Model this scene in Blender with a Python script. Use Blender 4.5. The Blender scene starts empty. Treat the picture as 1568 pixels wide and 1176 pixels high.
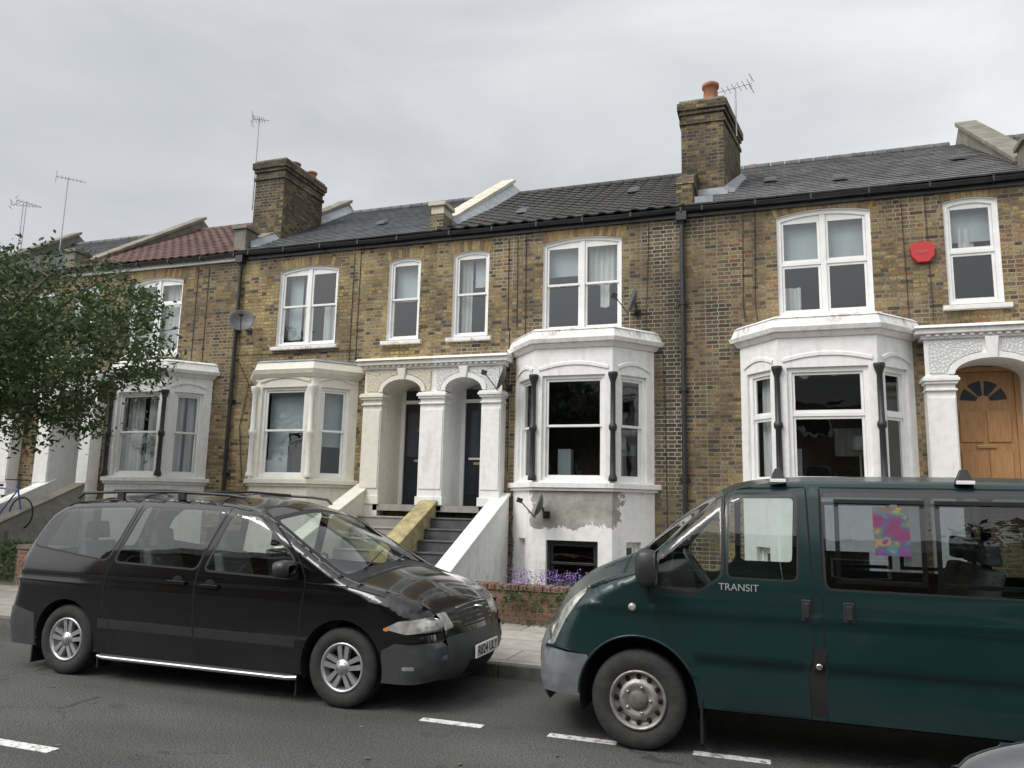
import bpy, math, random, bisect
from mathutils import Vector, Matrix, noise
from mathutils.geometry import delaunay_2d_cdt
random.seed(7)
R=math.radians
scene=bpy.context.scene
# ------------------------------------------------------------------ materials
def newmat(name):
    m=bpy.data.materials.new(name); m.use_nodes=True
    nt=m.node_tree; b=nt.nodes['Principled BSDF']
    return m,nt,b
def N(nt,t,**k):
    n=nt.nodes.new(t)
    for a,v in k.items(): setattr(n,a,v)
    return n
def coords(nt,scale=(1,1,1)):
    tc=N(nt,'ShaderNodeTexCoord'); mp=N(nt,'ShaderNodeMapping'); mp.inputs['Scale'].default_value=scale
    nt.links.new(tc.outputs['Object'],mp.inputs['Vector']); return mp.outputs[0]
def ramp(nt,stops,interp='LINEAR'):
    r=N(nt,'ShaderNodeValToRGB'); r.color_ramp.interpolation=interp
    e=r.color_ramp.elements
    while len(e)<len(stops): e.new(0.5)
    for i,(p,c) in enumerate(stops):
        e[i].position=p; e[i].color=(c[0],c[1],c[2],1) if not isinstance(c,(int,float)) else (c,c,c,1)
    return r
def mixc(nt,a,b,f,mode='MIX'):
    m=N(nt,'ShaderNodeMix',data_type='RGBA',blend_type=mode)
    for sock,val in ((m.inputs[0],f),(m.inputs[6],a),(m.inputs[7],b)):
        if hasattr(val,'is_linked') or hasattr(val,'links'): nt.links.new(val,sock)
        elif isinstance(val,(int,float)): sock.default_value=val
        else: sock.default_value=(val[0],val[1],val[2],1)
    return m.outputs[2]
def simple(name,c1,c2=None,rough=.6,sc=3,scale=(1,1,1),bump=0,bsc=60,metal=0,coat=0,spec=.5,lo=.35,hi=.65,detail=6):
    m,nt,b=newmat(name); v=coords(nt,scale)
    if c2:
        n=N(nt,'ShaderNodeTexNoise'); n.inputs['Scale'].default_value=sc; n.inputs['Detail'].default_value=detail
        n.inputs['Roughness'].default_value=.6
        nt.links.new(v,n.inputs['Vector'])
        r=ramp(nt,[(lo,c1),(hi,c2)]); nt.links.new(n.outputs[0],r.inputs[0]); nt.links.new(r.outputs[0],b.inputs['Base Color'])
    else: b.inputs['Base Color'].default_value=(*c1,1)
    b.inputs['Roughness'].default_value=rough; b.inputs['Metallic'].default_value=metal
    b.inputs['Coat Weight'].default_value=coat; b.inputs['Coat Roughness'].default_value=.04
    b.inputs['Specular IOR Level'].default_value=spec
    if bump:
        n2=N(nt,'ShaderNodeTexNoise'); n2.inputs['Scale'].default_value=bsc; n2.inputs['Detail'].default_value=4
        tc=coords(nt); nt.links.new(tc,n2.inputs['Vector'])
        bp=N(nt,'ShaderNodeBump'); bp.inputs['Strength'].default_value=bump; bp.inputs['Distance'].default_value=.01
        nt.links.new(n2.outputs[0],bp.inputs['Height']); nt.links.new(bp.outputs[0],b.inputs['Normal'])
    return m
def mth(nt,op,a,b_=None,c_=None,clamp=False):
    n=N(nt,'ShaderNodeMath',operation=op,use_clamp=clamp)
    for i,v in enumerate((a,b_,c_)):
        if v is None: continue
        if isinstance(v,(int,float)): n.inputs[i].default_value=v
        else: nt.links.new(v,n.inputs[i])
    return n.outputs[0]
def planar(nt):
    """(u,z) coordinates on vertical walls, whichever way they face"""
    tc=N(nt,'ShaderNodeTexCoord'); sp=N(nt,'ShaderNodeSeparateXYZ'); nt.links.new(tc.outputs['Object'],sp.inputs[0])
    ge=N(nt,'ShaderNodeNewGeometry'); sn=N(nt,'ShaderNodeSeparateXYZ'); nt.links.new(ge.outputs['Normal'],sn.inputs[0])
    gt=mth(nt,'GREATER_THAN',mth(nt,'ABSOLUTE',sn.outputs[0]),.6)
    mx=N(nt,'ShaderNodeMix'); nt.links.new(gt,mx.inputs[0]); nt.links.new(sp.outputs[0],mx.inputs[2]); nt.links.new(sp.outputs[1],mx.inputs[3])
    cb=N(nt,'ShaderNodeCombineXYZ'); nt.links.new(mx.outputs[0],cb.inputs[0]); nt.links.new(sp.outputs[2],cb.inputs[1])
    return cb.outputs[0],tc.outputs['Object']
def brick(name,pal,mortar=(.31,.285,.235),soot=.45,soot_eaves_col=(.055,.048,.040),seed=0,msize=.009,xd=None,mean=(.27,.215,.13)):
    m,nt,b=newmat(name); uv,ob=planar(nt)
    mp=N(nt,'ShaderNodeMapping'); mp.inputs['Location'].default_value=(seed*3.17,0,0); nt.links.new(uv,mp.inputs[0])
    nw=N(nt,'ShaderNodeTexNoise'); nw.inputs['Scale'].default_value=5; nt.links.new(ob,nw.inputs[0])
    va=N(nt,'ShaderNodeVectorMath',operation='MULTIPLY_ADD'); nt.links.new(nw.outputs[1],va.inputs[0]); va.inputs[1].default_value=(.016,.016,0); nt.links.new(mp.outputs[0],va.inputs[2])
    br=N(nt,'ShaderNodeTexBrick'); nt.links.new(va.outputs[0],br.inputs[0])
    br.offset=.5; br.squash=.55; br.squash_frequency=2
    br.inputs['Color1'].default_value=(0,0,0,1); br.inputs['Color2'].default_value=(1,1,1,1); br.inputs['Mortar'].default_value=(.5,.5,.5,1)
    br.inputs['Scale'].default_value=1; br.inputs['Mortar Size'].default_value=msize; br.inputs['Mortar Smooth'].default_value=.3
    br.inputs['Brick Width'].default_value=.205; br.inputs['Row Height'].default_value=.072
    k=len(pal); r=ramp(nt,[(i/(k),c) for i,c in enumerate(pal)],'CONSTANT')
    nt.links.new(br.outputs[0],r.inputs[0])
    base=mixc(nt,r.outputs[0],mean,.10)
    n1=N(nt,'ShaderNodeTexNoise'); n1.inputs['Scale'].default_value=28; n1.inputs['Detail'].default_value=5; nt.links.new(ob,n1.inputs[0])
    r1=ramp(nt,[(.3,(.55,.55,.55)),(.7,(1.3,1.27,1.2))]); nt.links.new(n1.outputs[0],r1.inputs[0])
    c=mixc(nt,base,r1.outputs[0],1.0,'MULTIPLY')
    n2=N(nt,'ShaderNodeTexNoise'); n2.inputs['Scale'].default_value=.8; n2.inputs['Detail'].default_value=9; n2.inputs['Roughness'].default_value=.74
    mp2=N(nt,'ShaderNodeMapping'); mp2.inputs['Location'].default_value=(seed*7.3,0,seed); mp2.inputs['Scale'].default_value=(1,1,.7); nt.links.new(ob,mp2.inputs[0]); nt.links.new(mp2.outputs[0],n2.inputs[0])
    r2=ramp(nt,[(.42,0.0),(.66,soot)]); nt.links.new(n2.outputs[0],r2.inputs[0])
    soot_eaves=r2.outputs[0]
    sp=N(nt,'ShaderNodeSeparateXYZ'); nt.links.new(ob,sp.inputs[0])
    mz=N(nt,'ShaderNodeMapRange'); mz.inputs['From Min'].default_value=6.3; mz.inputs['From Max'].default_value=7.0; mz.inputs['To Max'].default_value=.55; nt.links.new(sp.outputs[2],mz.inputs[0])  # wall also darkens upwards to the eaves, varied by noise
    soot_eaves=mth(nt,'ADD',soot_eaves,mth(nt,'MULTIPLY',mz.outputs[0],n2.outputs[0]),clamp=True)
    if xd:
        mr=N(nt,'ShaderNodeMapRange'); mr.inputs['From Min'].default_value=xd[0]; mr.inputs['From Max'].default_value=xd[1]; mr.inputs['To Min'].default_value=0; mr.inputs['To Max'].default_value=xd[2]
        nt.links.new(sp.outputs[0],mr.inputs[0]); soot_eaves=mth(nt,'ADD',mr.outputs[0],soot_eaves,clamp=True)
    c=mixc(nt,c,soot_eaves_col,soot_eaves)
    n3=N(nt,'ShaderNodeTexNoise'); n3.inputs['Scale'].default_value=1.7; nt.links.new(mp2.outputs[0],n3.inputs[0])
    r3=ramp(nt,[(.35,(.80,.80,.81)),(.65,(1.14,1.12,1.06))]); nt.links.new(n3.outputs[0],r3.inputs[0])
    c=mixc(nt,c,r3.outputs[0],1.0,'MULTIPLY')
    n4=N(nt,'ShaderNodeTexNoise'); n4.inputs['Scale'].default_value=1.1; n4.inputs['Detail'].default_value=5; nt.links.new(mp2.outputs[0],n4.inputs[0])
    r4=ramp(nt,[(.38,tuple(x*.4 for x in mortar)),(.60,mortar)]); nt.links.new(n4.outputs[0],r4.inputs[0])
    c=mixc(nt,c,r4.outputs[0],br.outputs[1])
    nt.links.new(c,b.inputs['Base Color']); b.inputs['Roughness'].default_value=.9; b.inputs['Specular IOR Level'].default_value=.2
    sb=mth(nt,'MULTIPLY_ADD',br.outputs[1],-1,n1.outputs[0])
    bp=N(nt,'ShaderNodeBump'); bp.inputs['Strength'].default_value=.8; bp.inputs['Distance'].default_value=.014
    nt.links.new(sb,bp.inputs['Height']); nt.links.new(bp.outputs[0],b.inputs['Normal'])
    return m
Y1,Y2,Y3=(.46,.36,.17),(.34,.262,.13),(.40,.305,.145)
BR,DK,RD,OR=(.215,.158,.09),(.085,.072,.058),(.29,.135,.085),(.37,.225,.105)
BA=brick('brick_a',[Y1,Y2,Y3,BR,Y3,Y1,DK,Y2,OR,Y1,Y3],soot=.62,seed=1,mean=(.36,.285,.15))
BB=brick('brick_b',[Y2,BR,Y3,DK,Y2,BR,Y3,OR,Y2,BR],soot=.65,mortar=(.40,.38,.33),seed=2,xd=(-3.2,-1.6,.5),mean=(.25,.205,.125))
BC=brick('brick_c',[Y2,OR,BR,Y3,BR,Y2,Y3,DK,RD,BR],soot=.58,mortar=(.34,.315,.26),seed=3,xd=(.2,-1.4,.4))
BL=brick('brick_l',[Y2,BR,OR,Y3,BR,DK,Y2,BR],soot=.6,seed=4,mean=(.24,.19,.115))
BCH=brick('brick_chimney',[BR,DK,Y2,BR,DK,Y3],soot=.75,mortar=(.22,.20,.16),seed=5,mean=(.17,.135,.09))
BW=brick('brick_gardenwall',[(.27,.13,.09),(.32,.16,.11),(.22,.14,.10),(.30,.15,.10),BR],soot=.45,mortar=(.32,.29,.25),seed=6,mean=(.27,.15,.10))
VO=[simple('arch_brick_%d'%i,c,tuple(x*.6 for x in c),.9,20) for i,c in enumerate([Y2,OR,BR,BR,Y3,Y2,(.27,.16,.10)])]
def stucco(name,c,dirt=(.43,.41,.36),amt=.5,bump=.3):
    m,nt,b=newmat(name); v=coords(nt,(5,5,.7))
    n=N(nt,'ShaderNodeTexNoise'); n.inputs['Scale'].default_value=1.3; n.inputs['Detail'].default_value=8; n.inputs['Roughness'].default_value=.7; nt.links.new(v,n.inputs[0])
    r=ramp(nt,[(.53,0.0),(.78,amt)]); nt.links.new(n.outputs[0],r.inputs[0])
    cc=mixc(nt,c,dirt,r.outputs[0])
    n2=N(nt,'ShaderNodeTexNoise'); n2.inputs['Scale'].default_value=9; n2.inputs['Detail'].default_value=6; v2=coords(nt); nt.links.new(v2,n2.inputs[0])
    r2=ramp(nt,[(.3,(.90,.90,.89)),(.6,(1,1,1))]); nt.links.new(n2.outputs[0],r2.inputs[0])
    cc=mixc(nt,cc,r2.outputs[0],1.0,'MULTIPLY')
    # algae / rust staining along the tops of the cornices and near the ground
    sp=N(nt,'ShaderNodeSeparateXYZ'); nt.links.new(v2,sp.inputs[0])
    up_=N(nt,'ShaderNodeMapRange'); up_.inputs['From Min'].default_value=4.40; up_.inputs['From Max'].default_value=4.72; nt.links.new(sp.outputs[2],up_.inputs[0])
    ab=mth(nt,'LESS_THAN',sp.outputs[2],4.85)
    lo_=N(nt,'ShaderNodeMapRange'); lo_.inputs['From Min'].default_value=1.1; lo_.inputs['From Max'].default_value=.1; lo_.inputs['To Max'].default_value=.8; nt.links.new(sp.outputs[2],lo_.inputs[0])
    n5=N(nt,'ShaderNodeTexNoise'); n5.inputs['Scale'].default_value=5.5; n5.inputs['Detail'].default_value=9; n5.inputs['Roughness'].default_value=.75; nt.links.new(coords(nt,(1,1,.6)),n5.inputs[0])
    st_=ramp(nt,[(.50,0.0),(.62,.8)]); nt.links.new(n5.outputs[0],st_.inputs[0])
    ff=mth(nt,'MULTIPLY',mth(nt,'ADD',mth(nt,'MULTIPLY',up_.outputs[0],ab),lo_.outputs[0],clamp=True),st_.outputs[0])
    cc=mixc(nt,cc,(.30,.27,.20),ff)
    nt.links.new(cc,b.inputs['Base Color']); b.inputs['Roughness'].default_value=.6
    n3=N(nt,'ShaderNodeTexNoise'); n3.inputs['Scale'].default_value=35; n3.inputs['Detail'].default_value=5; nt.links.new(v2,n3.inputs[0])
    bp=N(nt,'ShaderNodeBump'); bp.inputs['Strength'].default_value=bump; bp.inputs['Distance'].default_value=.01
    nt.links.new(n3.outputs[0],bp.inputs['Height']); nt.links.new(bp.outputs[0],b.inputs['Normal'])
    return m,nt,b,cc
WHITE=stucco('white_stucco',(.83,.83,.82))[0]
CREAM=stucco('cream_stucco',(.76,.73,.64),amt=.45)[0]
PATCH,nt,b,cc=stucco('patched_stucco',(.82,.82,.81),amt=.8)
tc=N(nt,'ShaderNodeTexCoord'); sp=N(nt,'ShaderNodeSeparateXYZ'); nt.links.new(tc.outputs['Object'],sp.inputs[0])
nz=N(nt,'ShaderNodeTexNoise'); nz.inputs['Scale'].default_value=3.2; nz.inputs['Detail'].default_value=8; nz.inputs['Roughness'].default_value=.65; nt.links.new(tc.outputs['Object'],nz.inputs[0])
dx=mth(nt,'DIVIDE',mth(nt,'ABSOLUTE',mth(nt,'ADD',sp.outputs[0],3.3)),.76); dz=mth(nt,'DIVIDE',mth(nt,'ABSOLUTE',mth(nt,'ADD',sp.outputs[2],-1.70)),.36)
dd=mth(nt,'ADD',mth(nt,'MAXIMUM',dx,dz),mth(nt,'MULTIPLY',mth(nt,'SUBTRACT',nz.outputs[0],.5),1.5))
f=mth(nt,'LESS_THAN',dd,1.0)
rz=ramp(nt,[(.35,(.24,.23,.21)),(.55,(.36,.35,.32)),(.7,(.48,.47,.44))]); nt.links.new(nz.outputs[0],rz.inputs[0])
nt.links.new(mixc(nt,cc,rz.outputs[0],f),b.inputs['Base Color'])
def vermi(name,c):
    m,nt,b=newmat(name); v=coords(nt)
    vo=N(nt,'ShaderNodeTexVoronoi',feature='DISTANCE_TO_EDGE'); vo.inputs['Scale'].default_value=20; nt.links.new(v,vo.inputs[0])
    r=ramp(nt,[(.02,tuple(x*.72 for x in c)),(.2,c)]); nt.links.new(vo.outputs[0],r.inputs[0]); nt.links.new(r.outputs[0],b.inputs['Base Color'])
    bp=N(nt,'ShaderNodeBump'); bp.inputs['Strength'].default_value=.9; bp.inputs['Distance'].default_value=.03
    nt.links.new(r.outputs[0],bp.inputs['Height']); nt.links.new(bp.outputs[0],b.inputs['Normal']); b.inputs['Roughness'].default_value=.7
    return m
VERMW=vermi('vermiculated_white',(.76,.76,.75)); VERMC=vermi('vermiculated_cream',(.68,.62,.50))
UPVC=simple('white_frame',(.84,.84,.83),(.76,.76,.75),.35,4)
BLKP=simple('black_paint',(.018,.019,.021),(.03,.03,.032),.4,6)
DOORB=simple('door_dark',(.010,.013,.022),(.016,.02,.03),.3,5)
WOODD=simple('door_wood',(.44,.25,.11),(.33,.17,.07),.4,5,(6,6,.6))
LEAD=simple('lead',(.30,.33,.36),(.2,.22,.24),.6,6)
CEM=simple('cement',(.26,.24,.195),(.14,.135,.11),.9,3,bump=.5,bsc=20)
CREAMC=simple('cream_coping',(.66,.63,.53),(.45,.42,.33),.8,4,bump=.3)
STEPD=simple('step_dark',(.055,.058,.063),(.095,.098,.10),.7,5,bump=.2)
STEPL=simple('step_stone',(.34,.33,.30),(.24,.235,.215),.8,5,bump=.2)
MOSS=simple('mossy_stone',(.46,.38,.20),(.24,.21,.11),.9,6,bump=.5,bsc=30)
TERRA=simple('terracotta',(.42,.18,.10),(.26,.12,.07),.8,8)
CURT=simple('curtain',(.66,.67,.66),(.42,.43,.43),.9,2,(14,14,.5))
NETSKY=simple('net_sky_grey',(.48,.53,.55),(.36,.40,.42),.9,1.2)  # nets; behind upper panes this pale grey stands in for reflected sky
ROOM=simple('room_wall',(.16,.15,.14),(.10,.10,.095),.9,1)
RED=simple('red_plastic',(.50,.03,.035),None,.4)
STEEL=simple('galvanised',(.45,.46,.47),(.3,.3,.31),.4,20,metal=.8)
BRASS=simple('brass',(.65,.48,.20),None,.3,metal=.9)
WIRE=simple('cable',(.03,.03,.03),None,.6)
DISHG=simple('dish_grey',(.13,.135,.14),(.09,.09,.095),.5)
FANL=simple('fanlight_dark',(.02,.022,.025),None,.08); DGL=simple('door_glass',(.05,.055,.07),None,.06)
def glassmat(name,tint,f0=.10,f1=.85,rough=.01,rip=.12):
    m,nt,b=newmat(name); nt.nodes.remove(b); out=nt.nodes['Material Output']
    t=N(nt,'ShaderNodeBsdfTransparent'); t.inputs[0].default_value=(*tint,1)
    g=N(nt,'ShaderNodeBsdfGlossy'); g.inputs['Roughness'].default_value=rough; g.inputs[0].default_value=(.95,.97,1,1)
    lw=N(nt,'ShaderNodeLayerWeight'); lw.inputs[0].default_value=.5
    pw=mth(nt,'POWER',lw.outputs['Facing'],3.5); mr=mth(nt,'MULTIPLY_ADD',pw,f1-f0,f0)
    nn=N(nt,'ShaderNodeTexNoise'); nn.inputs['Scale'].default_value=2.2; nt.links.new(coords(nt),nn.inputs[0])
    bp=N(nt,'ShaderNodeBump'); bp.inputs['Strength'].default_value=rip; bp.inputs['Distance'].default_value=.02; nt.links.new(nn.outputs[0],bp.inputs['Height']); nt.links.new(bp.outputs[0],g.inputs['Normal'])
    mx=N(nt,'ShaderNodeMixShader'); nt.links.new(mr,mx.inputs[0]); nt.links.new(t.outputs[0],mx.inputs[1]); nt.links.new(g.outputs[0],mx.inputs[2]); nt.links.new(mx.outputs[0],out.inputs[0])
    return m
GLASS=glassmat('window_glass',(.82,.86,.86),.075,.85,rip=.2)
CARG=glassmat('car_glass',(.76,.82,.80),.06,.8)
CARGD=glassmat('car_glass_tinted',(.44,.48,.49),.06,.8)
def roofmat(name,c1,c2,c3,w,h):
    m,nt,b=newmat(name)
    tc=N(nt,'ShaderNodeTexCoord'); mp=N(nt,'ShaderNodeMapping'); mp.inputs['Scale'].default_value=(1,1.158,1); nt.links.new(tc.outputs['Object'],mp.inputs[0])
    br=N(nt,'ShaderNodeTexBrick'); nt.links.new(mp.outputs[0],br.inputs[0]); br.inputs['Scale'].default_value=1
    br.inputs['Brick Width'].default_value=w; br.inputs['Row Height'].default_value=h; br.inputs['Mortar Size'].default_value=.004
    br.inputs['Color1'].default_value=(0,0,0,1); br.inputs['Color2'].default_value=(1,1,1,1); br.inputs['Mortar'].default_value=(0,0,0,1)
    r=ramp(nt,[(0,c1),(.5,c2),(1,c3)]); nt.links.new(br.outputs[0],r.inputs[0])
    n=N(nt,'ShaderNodeTexNoise'); n.inputs['Scale'].default_value=2.5; n.inputs['Detail'].default_value=8; n.inputs['Roughness'].default_value=.7; nt.links.new(tc.outputs['Object'],n.inputs[0])
    r2=ramp(nt,[(.3,(.55,.55,.55)),(.7,(1.35,1.35,1.28))]); nt.links.new(n.outputs[0],r2.inputs[0])
    c=mixc(nt,r.outputs[0],r2.outputs[0],1,'MULTIPLY'); c=mixc(nt,c,(.01,.01,.01),br.outputs[1])
    nt.links.new(c,b.inputs['Base Color']); b.inputs['Roughness'].default_value=.65
    return m
SLATE=roofmat('slate',(.075,.08,.088),(.105,.11,.12),(.055,.058,.065),.25,.22)
SLATE2=roofmat('slate_pale',(.10,.10,.108),(.15,.15,.155),(.08,.082,.087),.25,.22)
PANT=roofmat('concrete_tile',(.03,.028,.027),(.045,.041,.039),(.025,.024,.023),.3,.33)
REDT=roofmat('red_tile',(.10,.045,.038),(.125,.056,.045),(.075,.036,.031),.25,.3)
# ------------------------------------------------------------------ mesh builder
def pip(x,y,poly):
    c=False;n=len(poly);j=n-1
    for i in range(n):
        xi,yi=poly[i];xj,yj=poly[j]
        if (yi>y)!=(yj>y) and x<(xj-xi)*(y-yi)/(yj-yi)+xi: c=not c
        j=i
    return c
class MB:
    def __init__(s): s.v=[];s.f=[];s.m=[];s.s=[];s.mats=[];s.M=Matrix.Identity(4)
    def add(s,vs,fs,mat,smooth=False):
        b=len(s.v); s.v+=[tuple(s.M@Vector(v)) for v in vs]
        if mat not in s.mats: s.mats.append(mat)
        mi=s.mats.index(mat)
        for f in fs: s.f.append([b+i for i in f]); s.m.append(mi); s.s.append(smooth)
    def box(s,x0,x1,y0,y1,z0,z1,mat):
        s.add([(x,y,z) for z in (z0,z1) for y in (y0,y1) for x in (x0,x1)],[(0,2,3,1),(4,5,7,6),(0,1,5,4),(2,6,7,3),(0,4,6,2),(1,3,7,5)],mat)
    def hexa(s,b4,t4,mat):
        s.add(list(b4)+list(t4),[(3,2,1,0),(4,5,6,7)]+[(i,(i+1)%4,4+(i+1)%4,4+i) for i in range(4)],mat)
    def prism(s,poly,fn,a0,a1,mat,caps=True,smooth=False):
        n=len(poly); vs=[fn(p,a0) for p in poly]+[fn(p,a1) for p in poly]
        fs=[(i,(i+1)%n,n+(i+1)%n,n+i) for i in range(n)]
        s.add(vs,fs,mat,smooth)
        if caps: s.add(vs,[tuple(range(n)),tuple(range(2*n-1,n-1,-1))],mat)
    def cyl(s,p0,p1,r0,r1,mat,n=10,caps=True,smooth=True):
        p0=Vector(p0);p1=Vector(p1);d=(p1-p0).normalized(); a=d.orthogonal().normalized(); b=d.cross(a)
        vs=[p0+(a*math.cos(6.28318*i/n)+b*math.sin(6.28318*i/n))*r0 for i in range(n)]+[p1+(a*math.cos(6.28318*i/n)+b*math.sin(6.28318*i/n))*r1 for i in range(n)]
        s.add(vs,[(i,(i+1)%n,n+(i+1)%n,n+i) for i in range(n)],mat,smooth)
        if caps: s.add(vs,[tuple(range(n-1,-1,-1)),tuple(range(n,2*n))],mat)
    def tube(s,pts,r,mat,n=8):
        for a,b in zip(pts[:-1],pts[1:]): s.cyl(a,b,r,r,mat,n)
    def lathe(s,c,prof,mat,axis='z',n=32,sg=1,smooth=True):
        vs=[]
        for r,h in prof:
            for i in range(n):
                a=6.2831853*i/n; q=(r*math.cos(a),r*math.sin(a))
                if axis=='z': vs.append((c[0]+q[0],c[1]+q[1],c[2]+h*sg))
                else: vs.append((c[0]+q[0],c[1]+h*sg,c[2]+q[1]))
        fs=[(k*n+i,k*n+(i+1)%n,(k+1)*n+(i+1)%n,(k+1)*n+i) for k in range(len(prof)-1) for i in range(n)]
        s.add(vs,fs,mat,smooth)
    def sheet(s,outer,holes,fn,mat):
        pts=[];ed=[]
        for poly in [outer]+holes:
            b=len(pts); pts+=[Vector(p) for p in poly]; ed+=[(b+i,b+(i+1)%len(poly)) for i in range(len(poly))]
        v,e,f,_,_,_=delaunay_2d_cdt(pts,ed,[],0,1e-6)
        keep=[]
        for t in f:
            cx=sum(v[i].x for i in t)/3; cy=sum(v[i].y for i in t)/3
            if pip(cx,cy,outer) and not any(pip(cx,cy,h) for h in holes): keep.append(tuple(t))
        s.add([fn(p) for p in v],keep,mat)
    def build(s,name,parent=None,bevel=0):
        me=bpy.data.meshes.new(name); me.from_pydata(s.v,[],s.f)
        for m in s.mats: me.materials.append(m)
        me.polygons.foreach_set('material_index',s.m); me.polygons.foreach_set('use_smooth',s.s); me.update()
        o=bpy.data.objects.new(name,me); scene.collection.objects.link(o)
        if parent: attach(o,parent)
        if bevel:
            md=o.modifiers.new('bevel','BEVEL'); md.width=bevel; md.segments=2; md.limit_method='ANGLE'; md.angle_limit=R(40)
        return o
def attach(o,parent):
    o.parent=parent; o.matrix_parent_inverse=Matrix.Translation(parent.location).inverted()
def empty(name,loc):
    e=bpy.data.objects.new(name,None); e.location=loc; e.empty_display_size=.3; scene.collection.objects.link(e); return e
F=13.5
# ------------------------------------------------------------------ windows
def winpoly(x0,x1,z0,z1,rise):
    p=[(x0,z0),(x1,z0)]
    if rise>0:
        k=10
        for i in range(k+1):
            t=1-i/k; p.append((x0+(x1-x0)*t, z1-rise*(2*t-1)**2))
    else: p+=[(x1,z1),(x0,z1)]
    return p
def window(fr,gl,x0,x1,z0,z1,rise=0,cols=1,trans=.5,y0=.05,fw=.055,mat=None,curt=None,sash=True,room=True,midw=.09):
    mat=mat or UPVC
    o=winpoly(x0,x1,z0,z1,rise); i_=winpoly(x0+fw,x1-fw,z0+fw,z1-fw,rise); n=len(o)
    fr.add([(p[0],y0,p[1]) for p in o]+[(p[0],y0,p[1]) for p in i_]+[(p[0],y0+.1,p[1]) for p in i_],
        [(k,(k+1)%n,n+(k+1)%n,n+k) for k in range(n)]+[(n+k,n+(k+1)%n,2*n+(k+1)%n,2*n+k) for k in range(n)],mat)
    X0,X1,Z0,Z1=x0+fw,x1-fw,z0+fw,z1-fw
    cw=(X1-X0-(cols-1)*midw)/cols; zt=Z0+(Z1-Z0)*trans
    for c in range(cols):
        a=X0+c*(cw+midw); b=a+cw
        if c: fr.box(a-midw,a,y0+.006,y0+.09,Z0,Z1-.004,mat)
        sw=.042
        parts=[(Z0,zt+.02,.055),(zt-.02,Z1,.025)] if sash else [(Z0,zt-.03,.03),(zt+.03,Z1,.03)]
        for k,(q0,q1,yd) in enumerate(parts):
            yy=y0+yd; top= q1-(rise if k==1 else 0)
            fr.box(a+.002,a+sw,yy,yy+.03,q0,q1,mat); fr.box(b-sw,b-.002,yy,yy+.03,q0,q1,mat)
            fr.box(a+sw,b-sw,yy,yy+.03,q0+.001,q0+sw,mat)
            fr.box(a+sw,b-sw,yy,yy+.03,top-sw,q1-.001,mat)
            tl=random.uniform(-.008,.008); tx=random.uniform(-.006,.006)
            gl.add([(a+sw,yy+.015-tx,q0+sw),(b-sw,yy+.015+tx,q0+sw),(b-sw,yy+.015+tl+tx,top-sw),(a+sw,yy+.015+tl-tx,top-sw)],[(0,1,2,3)],GLASS)
        if not sash: fr.box(a,b,y0+.01,y0+.07,zt-.03,zt+.03,mat)
    for kind,a,b,q0,q1 in (curt or []):
        ax=x0+(x1-x0)*a; bx=x0+(x1-x0)*b; c0=z0+(z1-z0)*q0; c1=z0+(z1-z0)*q1
        m={'c':CURT,'n':NETSKY}[kind]; k=max(4,int((bx-ax)/.03)); vs=[]; ph=random.random()*6
        for i in range(k+1):
            t=i/k; yy=y0+.2+(.030*math.sin(i*1.7+ph)+.018*math.sin(i*.6+ph) if kind=='c' else .004*math.sin(i*.8))
            hem=random.uniform(0,.02) if kind=='c' else 0
            vs+= [(ax+(bx-ax)*t,yy,c0+hem),(ax+(bx-ax)*t,yy,c1)]
        gl.add(vs,[(2*i,2*i+2,2*i+3,2*i+1) for i in range(k)],m,kind=='c')
    if room:
        a,b,c0,c1,d0,d1=x0-.3,x1+.3,z0-.5,z1+.2,y0+.14,y0+2.2
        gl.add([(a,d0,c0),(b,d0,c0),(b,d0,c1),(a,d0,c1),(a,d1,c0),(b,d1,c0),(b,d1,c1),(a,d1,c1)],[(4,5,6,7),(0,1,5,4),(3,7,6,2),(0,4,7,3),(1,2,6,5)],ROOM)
def reveal(mb,poly,d,mat,y=0):
    n=len(poly); mb.add([(p[0],y,p[1]) for p in poly]+[(p[0],y+d,p[1]) for p in poly],[(k,(k+1)%n,n+(k+1)%n,n+k) for k in range(n)],mat)
def sill(tr,x0,x1,z,mat,h=.1,p=.09):
    tr.hexa([(x0-.09,-p,z-h),(x1+.09,-p,z-h),(x1+.09,.05,z-h),(x0-.09,.05,z-h)],[(x0-.09,-p,z-.03),(x1+.09,-p,z-.03),(x1+.09,.05,z+.004),(x0-.09,.05,z+.004)],mat)
def archbricks(mb,x0,x1,z1,rise,h=.2):
    w=x1-x0; n=int(w/.075); cx=(x0+x1)/2
    for i in range(n):
        t0=(i+.06)/n; t1=(i+.94)/n; q=[]
        for t in (t0,t1):
            z=z1-rise*(2*t-1)**2; x=x0+w*t; fan=.10*(x-cx)
            q.append((x,z+.006,x+fan,z+h))
        a,b=q
        mb.hexa([(a[0],-.004,a[1]),(b[0],-.004,b[1]),(b[0],.02,b[1]),(a[0],.02,a[1])],[(a[2],-.004,a[3]),(b[2],-.004,b[3]),(b[2],.02,b[3]),(a[2],.02,a[3])],random.choice(VO))
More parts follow.
